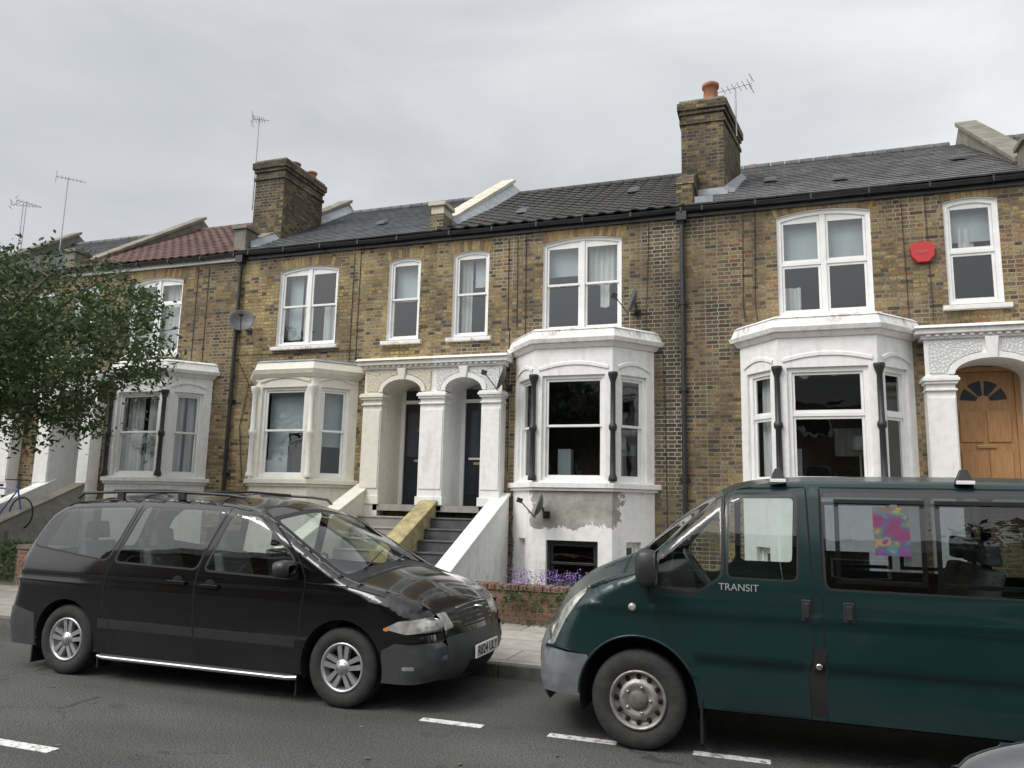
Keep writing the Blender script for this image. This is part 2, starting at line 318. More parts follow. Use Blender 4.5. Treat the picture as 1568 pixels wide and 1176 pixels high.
# ------------------------------------------------------------------ bay
def offplan(plan,o):
    (ax,ay),(bx,by),(cx,cy),(dx,dy)=plan
    L=math.hypot(bx-ax,by-ay); nx,ny=(by-ay)/L,-(bx-ax)/L
    if nx>0: nx,ny=-nx,-ny
    fy=by-o
    def hit(px,py,ddx,ddy,y): t=(y-py)/ddy; return px+ddx*t
    lx=hit(ax+nx*o,ay+ny*o,bx-ax,by-ay,fy); lw=hit(ax+nx*o,ay+ny*o,bx-ax,by-ay,ay)
    mx=(bx+cx)/2
    return [(lw,ay),(lx,fy),(2*mx-lx,fy),(2*mx-lw,ay)]
def bay(P,xl,xr,ztop,colmat,mat,basemat,z_sill=2.12,z_head=3.95,style='sash',curt=None,leadtop=False,base0=0.0,cant=.6,d=.7,basewin=True,slab=.12):
    plan=[(xl,F),(xl+cant,F-d),(xr-cant,F-d),(xr,F)]
    tr=MB(); fr=MB(); gl=MB()
    def ext(o0,z0,z1,m,o1=None):
        a=offplan(plan,o0); b=offplan(plan,o0 if o1 is None else o1)
        tr.hexa([(p[0],p[1],z0) for p in a],[(p[0],p[1],z1) for p in b],m)
    segs=list(zip(plan[:-1],plan[1:]))
    for k,(a,b) in enumerate(segs):
        L=math.hypot(b[0]-a[0],b[1]-a[1]); ang=math.atan2(b[1]-a[1],b[0]-a[0])
        M=Matrix.Translation((a[0],a[1],0))@Matrix.Rotation(ang,4,'Z')
        for m_ in (tr,fr,gl): m_.M=M
        g=.13 if k==1 else .17
        op=[(g,z_sill),(L-g,z_sill),(L-g,z_head),(g,z_head)]
        tr.sheet([(0,z_sill-.12),(L,z_sill-.12),(L,ztop-.1),(0,ztop-.1)],[op],lambda p:(p[0],0,p[1]),mat)
        reveal(tr,op,.1,mat)
        na=12; ap=[(g-.06+(L-2*g+.12)*i/na, z_head+.09+.10*(1-(2*i/na-1)**2)) for i in range(na+1)]
        tr.add([(p[0],-.022,p[1]) for p in ap]+[(p[0],-.022,p[1]+.05) for p in ap]+[(p[0],0,p[1]+.06) for p in ap]+[(p[0],0,p[1]) for p in ap],[(i,i+1,na+2+i,na+1+i) for i in range(na)]+[(na+1+i,na+2+i,2*na+3+i,2*na+2+i) for i in range(na)]+[(i,i+1,3*na+4+i,3*na+3+i) for i in range(na)],mat)
        bw=[]
        if basewin:
            h=.24 if k==1 else .3
            bo=[(h,.35),(L-h,.35),(L-h,1.12),(h,1.12)]; bw=[bo]
            reveal(tr,bo,.16,basemat); window(fr,gl,h,L-h,.35,1.12,0,1,.5,.1,room=False,mat=BLKP if k==1 else UPVC)
            tr.box(h-.05,L-h+.05,-.05,.05,.27,.345,basemat)
        tr.sheet([(0,base0),(L,base0),(L,z_sill-.12),(0,z_sill-.12)],bw,lambda p:(p[0],0,p[1]),basemat)
        window(fr,gl,g,L-g,z_sill,z_head,0,1,.52 if style=='sash' else .6,.05,.06 if style=='sash' else .075,curt=(curt or {}).get(k),sash=(style=='sash'),room=False)
    for m_ in (tr,fr,gl): m_.M=Matrix.Identity(4)
    ext(.09,z_sill-.12,z_sill-.03,mat); ext(.05,z_sill-.17,z_sill-.121,mat)
    ext(.03,ztop-.33,ztop-.25,mat,.09)
    ext(slab,ztop-.249,ztop-.17,mat,slab+.03)
    ext(slab,ztop-.169,ztop-.02,mat,slab-.05)
    ext(slab-.03,ztop-.019,ztop+.03,LEAD if leadtop else mat,slab-.10)
    for cx,cy in (offplan(plan,.035)[1],offplan(plan,.035)[2]):
        c=(cx,cy,0)
        tr.lathe(c,[(.001,z_sill),(.075,z_sill),(.075,z_sill+.06),(.05,z_sill+.12),(.045,(z_sill+z_head)/2-.08),(.07,(z_sill+z_head)/2-.04),(.07,(z_sill+z_head)/2+.02),(.045,(z_sill+z_head)/2+.06),(.043,z_head-.16),(.06,z_head-.1),(.085,z_head-.03),(.085,z_head+.02),(.001,z_head+.02)],colmat,n=14)
    a,b,c0,c1,d0,d1=xl-.35,xr+.35,1.75,4.2,F+.02,F+3
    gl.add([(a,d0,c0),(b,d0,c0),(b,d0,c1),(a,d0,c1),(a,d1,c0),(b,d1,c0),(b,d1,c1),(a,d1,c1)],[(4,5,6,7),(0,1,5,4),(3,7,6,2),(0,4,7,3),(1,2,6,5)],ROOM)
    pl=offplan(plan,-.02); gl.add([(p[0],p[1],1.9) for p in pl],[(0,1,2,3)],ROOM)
    # a few things standing in the front room
    gl.box(xl+.7,xl+.95,F+.5,F+.7,1.9,2.75,NETSKY); gl.box(xr-1.1,xr-.6,F+1.6,F+1.65,2.7,3.2,CURT); gl.lathe((xr-.75,F+.9,2.3),[(.02,0),(.02,.45),(.16,.45),(.10,.7),(.001,.7)],CURT,n=14)
    tr.build('bay_window_surround',P,.008); fr.build('bay_window_frames',P,.004); gl.build('bay_window_glass',P)
# ------------------------------------------------------------------ portico
def archpoly(x0,x1,z0,zs,rise,k=14):
    p=[(x0,z0),(x1,z0)]
    for i in range(k+1):
        a=math.pi*i/k; p.append(((x0+x1)/2+(x1-x0)/2*math.cos(a),zs+rise*math.sin(a)))
    return p
def portico(P,pil,ztop,zb,mats,verm,doors,proj=.28,rec=.6,zs=None):
    tr=MB(); tr.M=Matrix.Translation((0,F,0)); fr=MB(); fr.M=tr.M; gl=MB(); gl.M=tr.M
    y=-proj; zs=zs or ztop-.72; x0=pil[0][0]; x1=pil[-1][1]
    for i,(a,b) in enumerate(pil):
        m=mats[i]
        tr.box(a,b,y,-.001,zb-1.5 if i in(0,2) else zb-.1,zs-.09,m)
        tr.box(a-.03,b+.03,y-.03,-.001,zb+.0,zb+.16,m)
        tr.box(a+.02,b-.02,y-.02,y-.001,zb+.3,zs-.3,m)
        for q,(z0,z1,e) in enumerate(((zs-.2,zs-.17,.02),(zs-.09,zs-.05,.03),(zs-.05,zs+.0,.055),(zs+.0,zs+.03,.035))):
            tr.box(a-e,b+e,y-e-.02,-.002-q*.001,z0,z1,m)
    bays=list(zip(pil[:-1],pil[1:]))
    for i,((a,b),(c,d)) in enumerate(bays):
        rise=.24
        op=archpoly(b-.002,c+.002,zs+.03,zs+.06,rise)
        mx=(a+b)/2 if i else a; nx=(c+d)/2 if i<len(bays)-1 else d
        m=mats[min(i+ (1 if i else 0),len(mats)-1)]
        tr.sheet([(mx,zs+.03),(nx,zs+.03),(nx,ztop-.2),(mx,ztop-.2)],[op],lambda p:(p[0],y+.03,p[1]),m)
        ap=op[2:]
        tr.add([(p[0],y+.03,p[1]) for p in ap]+[(p[0],rec,p[1]) for p in ap],[(k,k+1,len(ap)+k+1,len(ap)+k) for k in range(len(ap)-1)],m,True)
        tr.box(b-.1,b,-.0005,rec,zb-.1,zs+.07,m); tr.box(c,c+.1,-.0005,rec,zb-.1,zs+.07,m)
        tr.box(b-.1,c+.1,-.28,rec+.1,zb-.12,zb-.001,STEPL)
        ring=[]
        for rr in (0,.09):
            ring.append([((b+c)/2+((c-b)/2+rr)*math.cos(math.pi*k/14),zs+.06+(rise+rr)*math.sin(math.pi*k/14)) for k in range(15)])
        vs=[(p[0],y-.012,p[1]) for p in ring[0]+ring[1]]+[(p[0],y+.03,p[1]) for p in ring[1]]
        tr.add(vs,[(k,k+1,16+k,15+k) for k in range(14)]+[(15+k,16+k,31+k,30+k) for k in range(14)],m)
        for side in (-1,1):
            pts=[]
            for k in range(0,7):
                an=math.pi*(k/14)
                pts.append(((b+c)/2+side*((c-b)/2+.11)*math.cos(an),zs+.06+(rise+.11)*math.sin(an)))
            xe=(mx+.06) if side<0 else (nx-.06)
            zt=ztop-.24
            poly=[(pts[0][0],zs+.08)]+pts[1:]+[(pts[-1][0],zt),(xe,zt),(xe,zs+.08)]
            tr.prism(poly,lambda p,q:(p[0],q,p[1]),y+.005,y+.029,verm[i])
        kx=(b+c)/2; tr.hexa([(kx-.06,y-.04,zs+rise+.05),(kx+.06,y-.04,zs+rise+.05),(kx+.06,y+.03,zs+rise+.05),(kx-.06,y+.03,zs+rise+.05)],[(kx-.09,y-.06,ztop-.2),(kx+.09,y-.06,ztop-.2),(kx+.09,y+.03,ztop-.2),(kx-.09,y+.03,ztop-.2)],m)
        dz=zb+2.03; kind=doors[i]
        tr.add([(b-.1,rec+.06,zb-.1),(c+.1,rec+.06,zb-.1),(c+.1,rec+.06,zs+.4),(b-.1,rec+.06,zs+.4)],[(0,1,2,3)],UPVC)
        fm=UPVC if kind!='w' else WOODD; l,r_=b+.03,c-.03
        fr.box(l-.03,l+.05,rec-.03,rec+.05,zb,zs+.25,fm); fr.box(r_-.05,r_+.03,rec-.03,rec+.05,zb,zs+.25,fm)
        fr.box(l+.05,r_-.05,rec-.028,rec+.05,dz,dz+.07,fm)
        dm=DOORB if kind!='w' else WOODD
        l+=.05; r_-=.05; w=r_-l
        fr.box(l,r_,rec+.01,rec+.05,zb,dz-.001,dm)
        gl.box(l+.001,r_-.001,rec+.0,rec+.03,dz+.072,zs+.2,FANL)
        if kind=='g':
            fr.box(l+.12,r_-.12,rec-.004,rec+.009,zb+.95,dz-.15,DGL)
            fr.box(l+.09,r_-.09,rec-.012,rec+.009,zb+.90,zb+.94,UPVC)
            fr.box(l+.12,r_-.12,rec-.006,rec+.009,zb+.2,zb+.75,dm)
            fr.box(l+.2,r_-.2,rec-.02,rec-.007,zb+.80,zb+.85,BRASS)
            fr.lathe((r_-.07,rec-.01,zb+1.0),[(.022,0),(.026,.03),(.015,.05),(.001,.05)],BRASS,'y',12,-1)
        elif kind=='b':
            for (u0,u1) in ((.1,.46),(.54,.9)):
                fr.box(l+w*u0,l+w*u1,rec-.008,rec+.009,zb+.15,zb+.8,dm); fr.box(l+w*u0,l+w*u1,rec-.008,rec+.009,zb+.95,zb+1.85,DGL)
            fr.box(l+w*.35,l+w*.65,rec-.014,rec+.0,zb+.85,zb+.9,STEEL)
            fr.lathe((l+w*.5,rec-.012,zb+1.5),[(.045,0),(.045,.012),(.03,.03),(.02,.03)],BRASS,'y',12,-1)
            fr.lathe((r_-.07,rec-.01,zb+1.0),[(.022,0),(.026,.03),(.015,.05),(.001,.05)],STEEL,'y',12,-1)
        else:
            for (u0,u1) in ((.1,.46),(.54,.9)):
                for (v0,v1) in ((.15,.75),(.9,1.4)):
                    fr.box(l+w*u0,l+w*u1,rec-.016,rec+.009,zb+v0,zb+v1,WOODD)
            fr.box(l+w*.35,l+w*.65,rec-.02,rec+.0,zb+.8,zb+.85,BRASS)
            cx=(l+r_)/2; cz=zb+1.55
            for s_ in range(4):
                a0=math.pi*(s_+.12)/4; a1=math.pi*(s_+.88)/4
                q=[(cx+.1*math.cos(a0),cz+.1*math.sin(a0)),(cx+.1*math.cos(a1),cz+.1*math.sin(a1))]
                q+=[(cx+.33*math.cos(a1+(a0-a1)*k/4),cz+.33*math.sin(a1+(a0-a1)*k/4)) for k in range(5)]
                fr.prism(q,lambda p,t:(p[0],t,p[1]),rec-.004,rec+.009,DGL)
    tr.box(x0-.04,x1+.04,y-.02,-.001,ztop-.2,ztop-.13,mats[0] if len(set(mats))==1 else mats[1])
    half=(pil[1][0]+pil[1][1])/2 if len(pil)>2 else x1
    for (xa,xb,m) in ((x0,half-.001,mats[0]),(half,x1,mats[-1])):
        ea=.12 if xa==x0 else 0; eb=.12 if xb==x1 else 0
        tr.box(xa-ea,xb+eb,y-.1,-.002,ztop-.13,ztop-.05,m)
        tr.hexa([(xa-ea-.03*(ea>0),y-.15,ztop-.049),(xb+eb+.03*(eb>0),y-.15,ztop-.049),(xb+eb,-.003,ztop-.049),(xa-ea,-.003,ztop-.049)],[(xa-ea,y-.12,ztop+.0),(xb+eb,y-.12,ztop+.0),(xb+eb,-.003,ztop+.07),(xa-ea,-.003,ztop+.07)],m)
        nd=int((xb-xa)/.12)
        for k in range(nd): tr.box(xa+.03+k*.12,xa+.09+k*.12,y-.07,y-.021,ztop-.17,ztop-.131,m)
    tr.build('portico',P,.006); fr.build('front_doors',P,.004); gl.build('fanlights',P)
# ------------------------------------------------------------------ roof
def roofslope(mb,x0,x1,y0,z0,y1,z1,mat,course=.22,amp=0,period=.3,lift=.014):
    L=math.hypot(y1-y0,z1-z0); ny,nz=-(z1-z0)/L,(y1-y0)/L; uy,uz=(y1-y0)/L,(z1-z0)/L
    nr=int(L/course)+1; nx=24 if amp==0 else int((x1-x0)/period*8); sd_=random.random()*50
    for j in range(nr):
        s0=j*course; s1=min(L,s0+course+.02); vs=[]
        jit=random.uniform(-.002,.002)
        for i in range(nx+1):
            x=x0+(x1-x0)*i/nx; w=amp*max(-.35,math.sin(6.283*(x-x0)/period)) if amp else 0
            w+=.018*noise.noise(Vector((x*.5,s0*.5,sd_)))-.02*math.sin(math.pi*i/nx)*math.sin(math.pi*min(1,s0/L))
            for s,h in ((s0,-.01),(s0,lift+jit+.004),(s1,0.0)):
                hh=h+w; vs.append((x,y0+uy*s+ny*hh,z0+uz*s+nz*hh))
        fs=[]
        for i in range(nx):
            a=i*3; b=a+3; fs+=[(a,b,b+1,a+1),(a+1,b+1,b+2,a+2)]
        mb.add(vs,fs,mat)
def parapet(mb,xa,xb,z_front,z_ridge,m_side,m_cop,yf=F-.05,yr=F+4.1,kn=.45):
    zb=6.6
    mb.box(xa+.02,xb-.02,yf+.02,yf+kn,7.0,z_front,m_side)
    mb.box(xa-.03,xb+.03,yf-.03,yf+kn+.02,z_front,z_front+.08,m_cop)
    y0=yf+kn
    z0=z_front-.15
    mb.hexa([(xa+.03,y0,zb),(xb-.03,y0,zb),(xb-.03,yr,zb),(xa+.03,yr,zb)],[(xa+.03,y0,z0),(xb-.03,y0,z0),(xb-.03,yr,z_ridge-.1),(xa+.03,yr,z_ridge-.1)],m_side)
    mb.hexa([(xa-.03,y0+.02,z0),(xb+.03,y0+.02,z0),(xb+.03,yr+.1,z_ridge-.1),(xa-.03,yr+.1,z_ridge-.1)],[(xa-.03,y0+.02,z0+.09),(xb+.03,y0+.02,z0+.09),(xb+.03,yr+.1,z_ridge),(xa-.03,yr+.1,z_ridge)],m_cop)
    mb.hexa([(xa+.03,yr,zb),(xb-.03,yr,zb),(xb-.03,yr+4,zb),(xa+.03,yr+4,zb)],[(xa+.03,yr,z_ridge-.1),(xb-.03,yr,z_ridge-.1),(xb-.03,yr+4,z_front),(xa+.03,yr+4,z_front)],m_side)
EZ=7.04; RZ=9.45
def house(xa,xb,bm,wins,holes,roof,name='brick_house',ez=EZ,fascia=BLKP):
    P=empty(name,((xa+xb)/2,F+4,0))
    w=MB(); w.M=Matrix.Translation((0,F,0)); fr=MB(); fr.M=w.M; gl=MB(); gl.M=w.M; tr=MB(); tr.M=w.M
    hp=[]
    for d in wins:
        rs=d.get('rise',.05 if d['x1']-d['x0']<1 else .085)
        p=winpoly(d['x0'],d['x1'],d['z0'],d['z1'],rs); hp.append(p)
        reveal(w,p,.06,UPVC)
        window(fr,gl,d['x0'],d['x1'],d['z0'],d['z1'],rs,d.get('cols',1),d.get('trans',.5),curt=d.get('curt'),sash=d.get('sash',True),fw=d.get('fw',.055))
        sill(tr,d['x0'],d['x1'],d['z0'],WHITE); archbricks(w,d['x0']-.03,d['x1']+.03,d['z1']+.0,rs)
    for h in holes: hp.append([(h[0],h[2]),(h[1],h[2]),(h[1],h[3]),(h[0],h[3])])
    w.sheet([(xa,-.1),(xb,-.1),(xb,ez),(xa,ez)],hp,lambda p:(p[0],0,p[1]),bm)
    w.M=Matrix.Identity(4)
    w.add([(xa,F+8,-.1),(xb,F+8,-.1),(xb,F+8,ez),(xa,F+8,ez)],[(0,1,2,3)],bm)
    for x in (xa+.002,xb-.002):
        w.add([(x,F+.01,-.1),(x,F+8,-.1),(x,F+8,ez),(x,F+4,RZ-.05),(x,F+.01,ez-.05)],[(0,1,2,3,4)],bm)
    w.build('walls',P)
    fr.build('sash_windows',P,.004); gl.build('window_glass',P); tr.build('sills',P,.006)
    r=MB(); rm,course,amp,per=roof
    roofslope(r,xa,xb,F-.12,ez+.02,F+4,RZ,rm,course,amp,per)
    r.add([(xa,F+4,RZ),(xb,F+4,RZ),(xb,F+8.1,ez),(xa,F+8.1,ez)],[(0,1,2,3)],rm)
    k=int((xb-xa)/.3)
    for i in range(k): r.cyl((xa+.01+i*.3,F+4,RZ-.03),(xa+.295+i*.3,F+4,RZ-.03),.10,.105,rm,10)
    r.build('roof',P)
    g=MB()
    g.box(xa,xb,F-.05,F-.003,ez-.17,ez+.0,fascia)
    prof=[(.065*math.cos(math.pi+math.pi*k/8),.065*math.sin(math.pi+math.pi*k/8)) for k in range(9)]
    n=len(prof); sag=[0,-.012,-.004,-.015,0]
    for q in range(4):
        xx0=xa+(xb-xa)*q/4; xx1=xa+(xb-xa)*(q+1)/4
        vs=[(xx0,F-.12+p[0],ez-.03+sag[q]+p[1]) for p in prof]+[(xx1,F-.12+p[0],ez-.03+sag[q+1]+p[1]) for p in prof]
        g.add(vs,[(i,i+1,n+i+1,n+i) for i in range(n-1)],BLKP,True)
    x=xa+.3
    while x<xb: g.box(x,x+.03,F-.19,F-.04,ez-.11,ez-.02,BLKP); x+=.9
    g.build('gutter',P)
    return P
def pipe(P,x,z1=6.85,z0=.1):
    g=MB(); y=F-.07
    g.tube([(x,F-.13,z1+.08),(x,y,z1-.12),(x,y,z0)],.042,BLKP,12)
    z=z0+.5
    while z<z1-.3: g.cyl((x,y,z),(x,y,z+.08),.055,.055,BLKP,12); g.box(x-.09,x+.09,F-.03,F-.001,z+.01,z+.07,BLKP); z+=1.55
    g.box(x-.09,x+.09,F-.17,F-.02,z1-.06,z1+.1,BLKP)
    g.build('drainpipe',P)
def cable(mb,pts,r=.007): mb.tube(pts,r,WIRE,5)
Wd=dict
A=house(-11.07,-6.32,BA,[Wd(x0=-10.0,x1=-8.57,z0=4.9,z1=6.62,cols=2,curt=[('n',.08,.3,.1,.95),('c',.68,.95,.05,.5),('c',.32,.46,.05,.95)]),
    Wd(x0=-7.38,x1=-6.67,z0=4.9,z1=6.6,curt=[('n',.1,.9,.5,.95)])],[(-10.3,-8.05,2.05,4.05),(-7.3,-6.36,1.5,4.2)],(SLATE,.22,0,.3))
bay(A,-10.45,-7.95,4.42,WHITE,CREAM,CREAM,curt={1:[('n',.05,.95,.5,.98),('n',.05,.5,.03,.5)],2:[('n',.05,.95,.35,.98)],0:[('n',.1,.9,.05,.95)]},leadtop=True,basewin=False,z_head=3.9,slab=.08)
Bh=house(-6.32,-1.45,BB,[Wd(x0=-5.95,x1=-5.2,z0=4.9,z1=6.62,curt=[('c',.1,.42,.05,.97),('n',.5,.92,.6,.97)]),
    Wd(x0=-4.1,x1=-2.6,z0=4.92,z1=6.70,cols=2,curt=[('n',.02,.5,.62,.95),('c',.55,.95,.5,.97),('c',.70,.82,.25,.5)])],[(-4.4,-2.25,2.05,4.05),(-6.2,-5.0,1.5,4.2),(-4.3,-2.3,.2,1.4)],(PANT,.33,.022,.3))
bay(Bh,-4.6,-2.02,4.76,BLKP,WHITE,PATCH,curt={2:[]})
C=house(-1.45,3.92,BC,[Wd(x0=.1,x1=1.58,z0=4.96,z1=6.80,cols=2,trans=.5,sash=False,fw=.07,curt=[('n',.03,.97,.52,.97),('c',.05,.25,.05,.3)]),
    Wd(x0=2.66,x1=3.43,z0=5.0,z1=6.76,sash=False,fw=.07,curt=[('n',.1,.9,.62,.97),('c',.3,.6,.55,.75)])],[(-.3,1.9,2.05,4.05),(2.5,3.75,1.8,4.3)],(SLATE2,.22,0,.3))
bay(C,-.55,2.1,4.76,BLKP,WHITE,WHITE,style='upvc',curt={0:[('c',.2,.6,.03,.97)]})
Lh=house(-15.95,-11.07,BL,[Wd(x0=-14.05,x1=-12.6,z0=4.88,z1=6.66,cols=2,sash=False,trans=.66,curt=[('c',.05,.45,.02,.95),('c',.55,.95,.02,.95)]),
    Wd(x0=-15.75,x1=-15.05,z0=4.88,z1=6.62,curt=[('n',.1,.9,.1,.9)])],[(-14.0,-11.7,2.05,4.05),(-15.8,-14.8,1.5,4.2)],(REDT,.3,.018,.25),fascia=UPVC)
bay(Lh,-14.15,-11.55,4.55,BLKP,WHITE,WHITE,curt={k:[('c',.04,.45,.03,.97),('c',.55,.96,.03,.97)] for k in range(3)},basewin=False,z_head=3.9)
LL=house(-20.9,-15.95,BL,[Wd(x0=-17.0,x1=-16.3,z0=4.88,z1=6.62),Wd(x0=-19.4,x1=-18.0,z0=4.88,z1=6.62,cols=2)],[(-19.6,-17.6,2.05,4.05)],(SLATE,.22,0,.3))
bay(LL,-19.9,-17.3,4.55,WHITE,WHITE,WHITE,basewin=False,z_head=3.9)
D=house(3.92,9.0,BC,[Wd(x0=4.4,x1=5.1,z0=5.0,z1=6.76),Wd(x0=6.4,x1=7.9,z0=4.96,z1=6.80,cols=2)],[(6.2,8.2,2.05,4.05),(4.1,5.1,1.9,4.3)],(SLATE2,.22,0,.3))
bay(D,5.9,8.5,4.76,WHITE,WHITE,WHITE,basewin=False)
portico(A,[(-7.66,-7.25),(-6.42,-5.92),(-5.17,-4.78)],4.46,1.65,[CREAM,WHITE,WHITE],[VERMC,VERMW],['b','g'],zs=3.75)
portico(Lh,[(-17.35,-16.95),(-16.15,-15.7),(-14.85,-14.5)],4.46,1.65,[WHITE]*3,[VERMW]*2,['b','b'],zs=3.75)
portico(C,[(2.22,2.62),(3.66,4.16),(5.15,5.55)],4.6,1.95,[WHITE]*3,[VERMW]*2,['w','b'],zs=3.78,rec=.45)
for P,x in ((A,-11.0),(Bh,-1.5)): pipe(P,x)
pa=MB()
parapet(pa,-6.50,-6.18,7.62,9.98,CREAMC,CREAMC)
pa.build('party_parapet',Bh,.01)
pa=MB(); pa.box(-6.49,-6.19,F-.056,F+.36,7.07,7.45,BB); pa.build('parapet_kneeler',Bh)
pa=MB(); pa.hexa([(-6.17,F+.3,7.2),(-5.95,F+.3,7.21),(-5.95,F+4,9.50),(-6.17,F+4,9.50)],[(-6.17,F+.3,7.45),(-5.95,F+.3,7.26),(-5.95,F+4,9.54),(-6.17,F+4,9.75)],LEAD); pa.build('lead_flashing',Bh)
pa=MB(); parapet(pa,-11.3,-10.95,7.6,9.95,CEM,CEM); pa.build('party_parapet',A,.01)
pa=MB(); pa.hexa([(-10.94,F+.1,7.1),(-10.75,F+.1,7.1),(-10.75,F+4,9.45),(-10.94,F+4,9.45)],[(-10.94,F+.1,7.35),(-10.75,F+.1,7.17),(-10.75,F+4,9.5),(-10.94,F+4,9.7)],LEAD); pa.build('lead_flashing',A)
pa=MB(); parapet(pa,-16.25,-15.9,7.5,9.97,CEM,CEM); pa.build('party_parapet',Lh,.01)
pa=MB(); parapet(pa,-21.1,-20.75,7.5,9.97,CEM,CEM); pa.build('party_parapet',LL,.01)
pa=MB(); parapet(pa,3.85,4.2,7.6,10.05,CEM,CEM); pa.build('party_parapet',C,.01)
pa=MB(); pa.box(-1.6,-1.3,F-.05,F+.5,7.0,7.5,BCH); pa.hexa([(-1.62,F-.07,7.5),(-1.28,F-.07,7.5),(-1.28,F+.9,7.5),(-1.62,F+.9,7.5)],[(-1.6,F+.2,7.75),(-1.3,F+.2,7.75),(-1.3,F+.9,8.1),(-1.6,F+.9,8.1)],BCH); pa.box(-1.28,-.95,F-.02,F+.9,7.1,7.25,LEAD);pa.build('party_parapet',C,.01)
def chimney(P,pl,zb,zt,pots,name='chimney_stack'):
    c=MB()
    def ring(e,z0,z1,m):
        cx=sum(p[0] for p in pl)/4; cy=sum(p[1] for p in pl)/4
        q=[(p[0]+math.copysign(e,p[0]-cx),p[1]+math.copysign(e,p[1]-cy)) for p in pl]
        c.hexa([(p[0],p[1],z0) for p in q],[(p[0],p[1],z1) for p in q],m)
    ring(0,zb,zt-.5,BCH); ring(.03,zt-.5,zt-.42,BCH); ring(.0,zt-.42,zt-.3,BCH); ring(.035,zt-.3,zt-.22,BCH); ring(.07,zt-.22,zt-.06,BCH); ring(.03,zt-.06,zt,CEM)
    c.build(name,P,.01)
    q=MB()
    for (x,y,h,r) in pots:
        q.lathe((x,y,zt-.02),[(.001,0),(r*1.1,0),(r*1.1,.05),(r,.08),(r*.88,h*.8),(r*1.1,h*.82),(r*1.12,h*.95),(r*.95,h),(r*.8,h),(r*.75,h-.15)],TERRA,n=18)
    q.build('chimney_pots',P)
chimney(A,[(-11.57,14.4),(-10.75,14.4),(-10.75,16.0),(-11.57,16.0)],7.2,9.66,[(-11.2,14.75,.16,.12),(-11.0,15.1,.22,.13),(-11.0,15.45,.14,.12),(-10.95,15.75,.26,.12),(-11.35,15.2,.3,.10)])
chimney(C,[(-1.60,14.4),(-.80,14.4),(-.55,15.9),(-1.60,15.9)],7.2,9.62,[(-1.05,14.75,.50,.15),(-.9,15.5,.42,.13)])
q=MB(); q.lathe((-.35,F+4.6,9.3),[(.14,0),(.13,.35),(.16,.38),(.16,.45),(.1,.45)],TERRA,n=16); q.box(-1.0,0,F+4.3,F+5,8.6,9.32,BCH); q.build('rear_chimney',C)
fl=MB(); fl.hexa([(-1.66,14.30,7.35),(-.74,14.30,7.35),(-.74,14.39,7.55),(-1.66,14.39,7.55)],[(-1.66,14.28,7.5),(-.74,14.28,7.5),(-.74,14.37,7.75),(-1.66,14.37,7.75)],LEAD)
fl.hexa([(-.8,14.35,7.6),(-.62,14.35,7.55),(-.4,16,8.5),(-.58,16,8.55)],[(-.8,14.35,7.75),(-.62,14.35,7.6),(-.4,16,8.55),(-.58,16,8.75)],LEAD)
for (x,y) in ((-5.0,14.4),(-2.9,15.6)):
    z=7.06+(y-13.38)*.585; fl.hexa([(x,y,z+.03),(x+.25,y,z+.03),(x+.25,y+.3,z+.2),(x,y+.3,z+.2)],[(x+.03,y+.03,z+.10),(x+.22,y+.03,z+.10),(x+.22,y+.3,z+.26),(x+.03,y+.3,z+.26)],BLKP)
for (x,y) in ((1.1,14.3),(-.1,15.0),(3.2,15.2),(-8.6,14.9)):
    z=7.06+(y-13.38)*.585; fl.hexa([(x,y,z+.03),(x+.25,y,z+.03),(x+.25,y+.3,z+.2),(x,y+.3,z+.2)],[(x+.03,y+.03,z+.08),(x+.22,y+.03,z+.08),(x+.22,y+.3,z+.25),(x+.03,y+.3,z+.25)],BLKP)
fl.build('roof_vents',C)
cb=MB()
for x in (-12.2,-11.9): cable(cb,[(x,F-.012,6.8),(x+.02,F-.012,2.0)])
for x in (-8.2,-8.05): cable(cb,[(x,F-.012,6.8),(x,F-.012,4.5)])
for x in (-4.8,-4.62,-4.45): cable(cb,[(x,F-.012,6.8),(x+.02,F-.012,5.0 if x<-4.5 else 4.8)])
cable(cb,[(-4.75,F-.012,5.0),(-4.72,F-.012,2.3)])
cable(cb,[(-2.1,F-.012,6.9),(-2.15,F-.012,4.8),(-1.85,F-.02,4.4),(-1.8,F-.012,1.0)],.006)
for x in (-.45,-.25): cable(cb,[(x,F-.012,6.85),(x-.03,F-.012,5.2),(x,F-.012,4.9)])
for x in (2.05,2.4): cable(cb,[(x,F-.012,6.9),(x+.03,F-.012,4.7)],.006)
cable(cb,[(-10.9,F-.02,4.6),(-10.6,F-.02,4.1),(-10.75,F-.02,3.2),(-10.6,F-.02,2.1)],.008)
cable(cb,[(-11.0,F-.02,4.75),(-9.5,F-.02,4.72),(-7.9,F-.02,4.74)],.007)
cb.build('wall_cables')
def dish(x,z,y=F,r=.25,aim=(.55,-.75,.3)):
    m=MB(); d=Vector(aim).normalized(); m.M=Matrix.Translation((x,y-.28,z))@d.to_track_quat('Z','Y').to_matrix().to_4x4()
    m.lathe((0,0,0),[(.001,0),(r*.4,.015),(r*.75,.05),(r,.09),(r*1.02,.088),(r*.75,.04),(r*.4,.005),(.001,-.01)],DISHG,n=24)
    m.cyl((0,-r,.05),(0,-.02,.38),.01,.01,BLKP,6); m.box(-.04,.04,-.06,.02,.34,.44,BLKP)
    m.M=Matrix.Identity(4)
    m.tube([(x,y-.26,z-.02),(x,y-.16,z-.14),(x,y-.005,z-.14)],.018,BLKP); m.box(x-.06,x+.06,y-.02,y-.002,z-.2,z-.08,BLKP)
    m.build('satellite_dish')
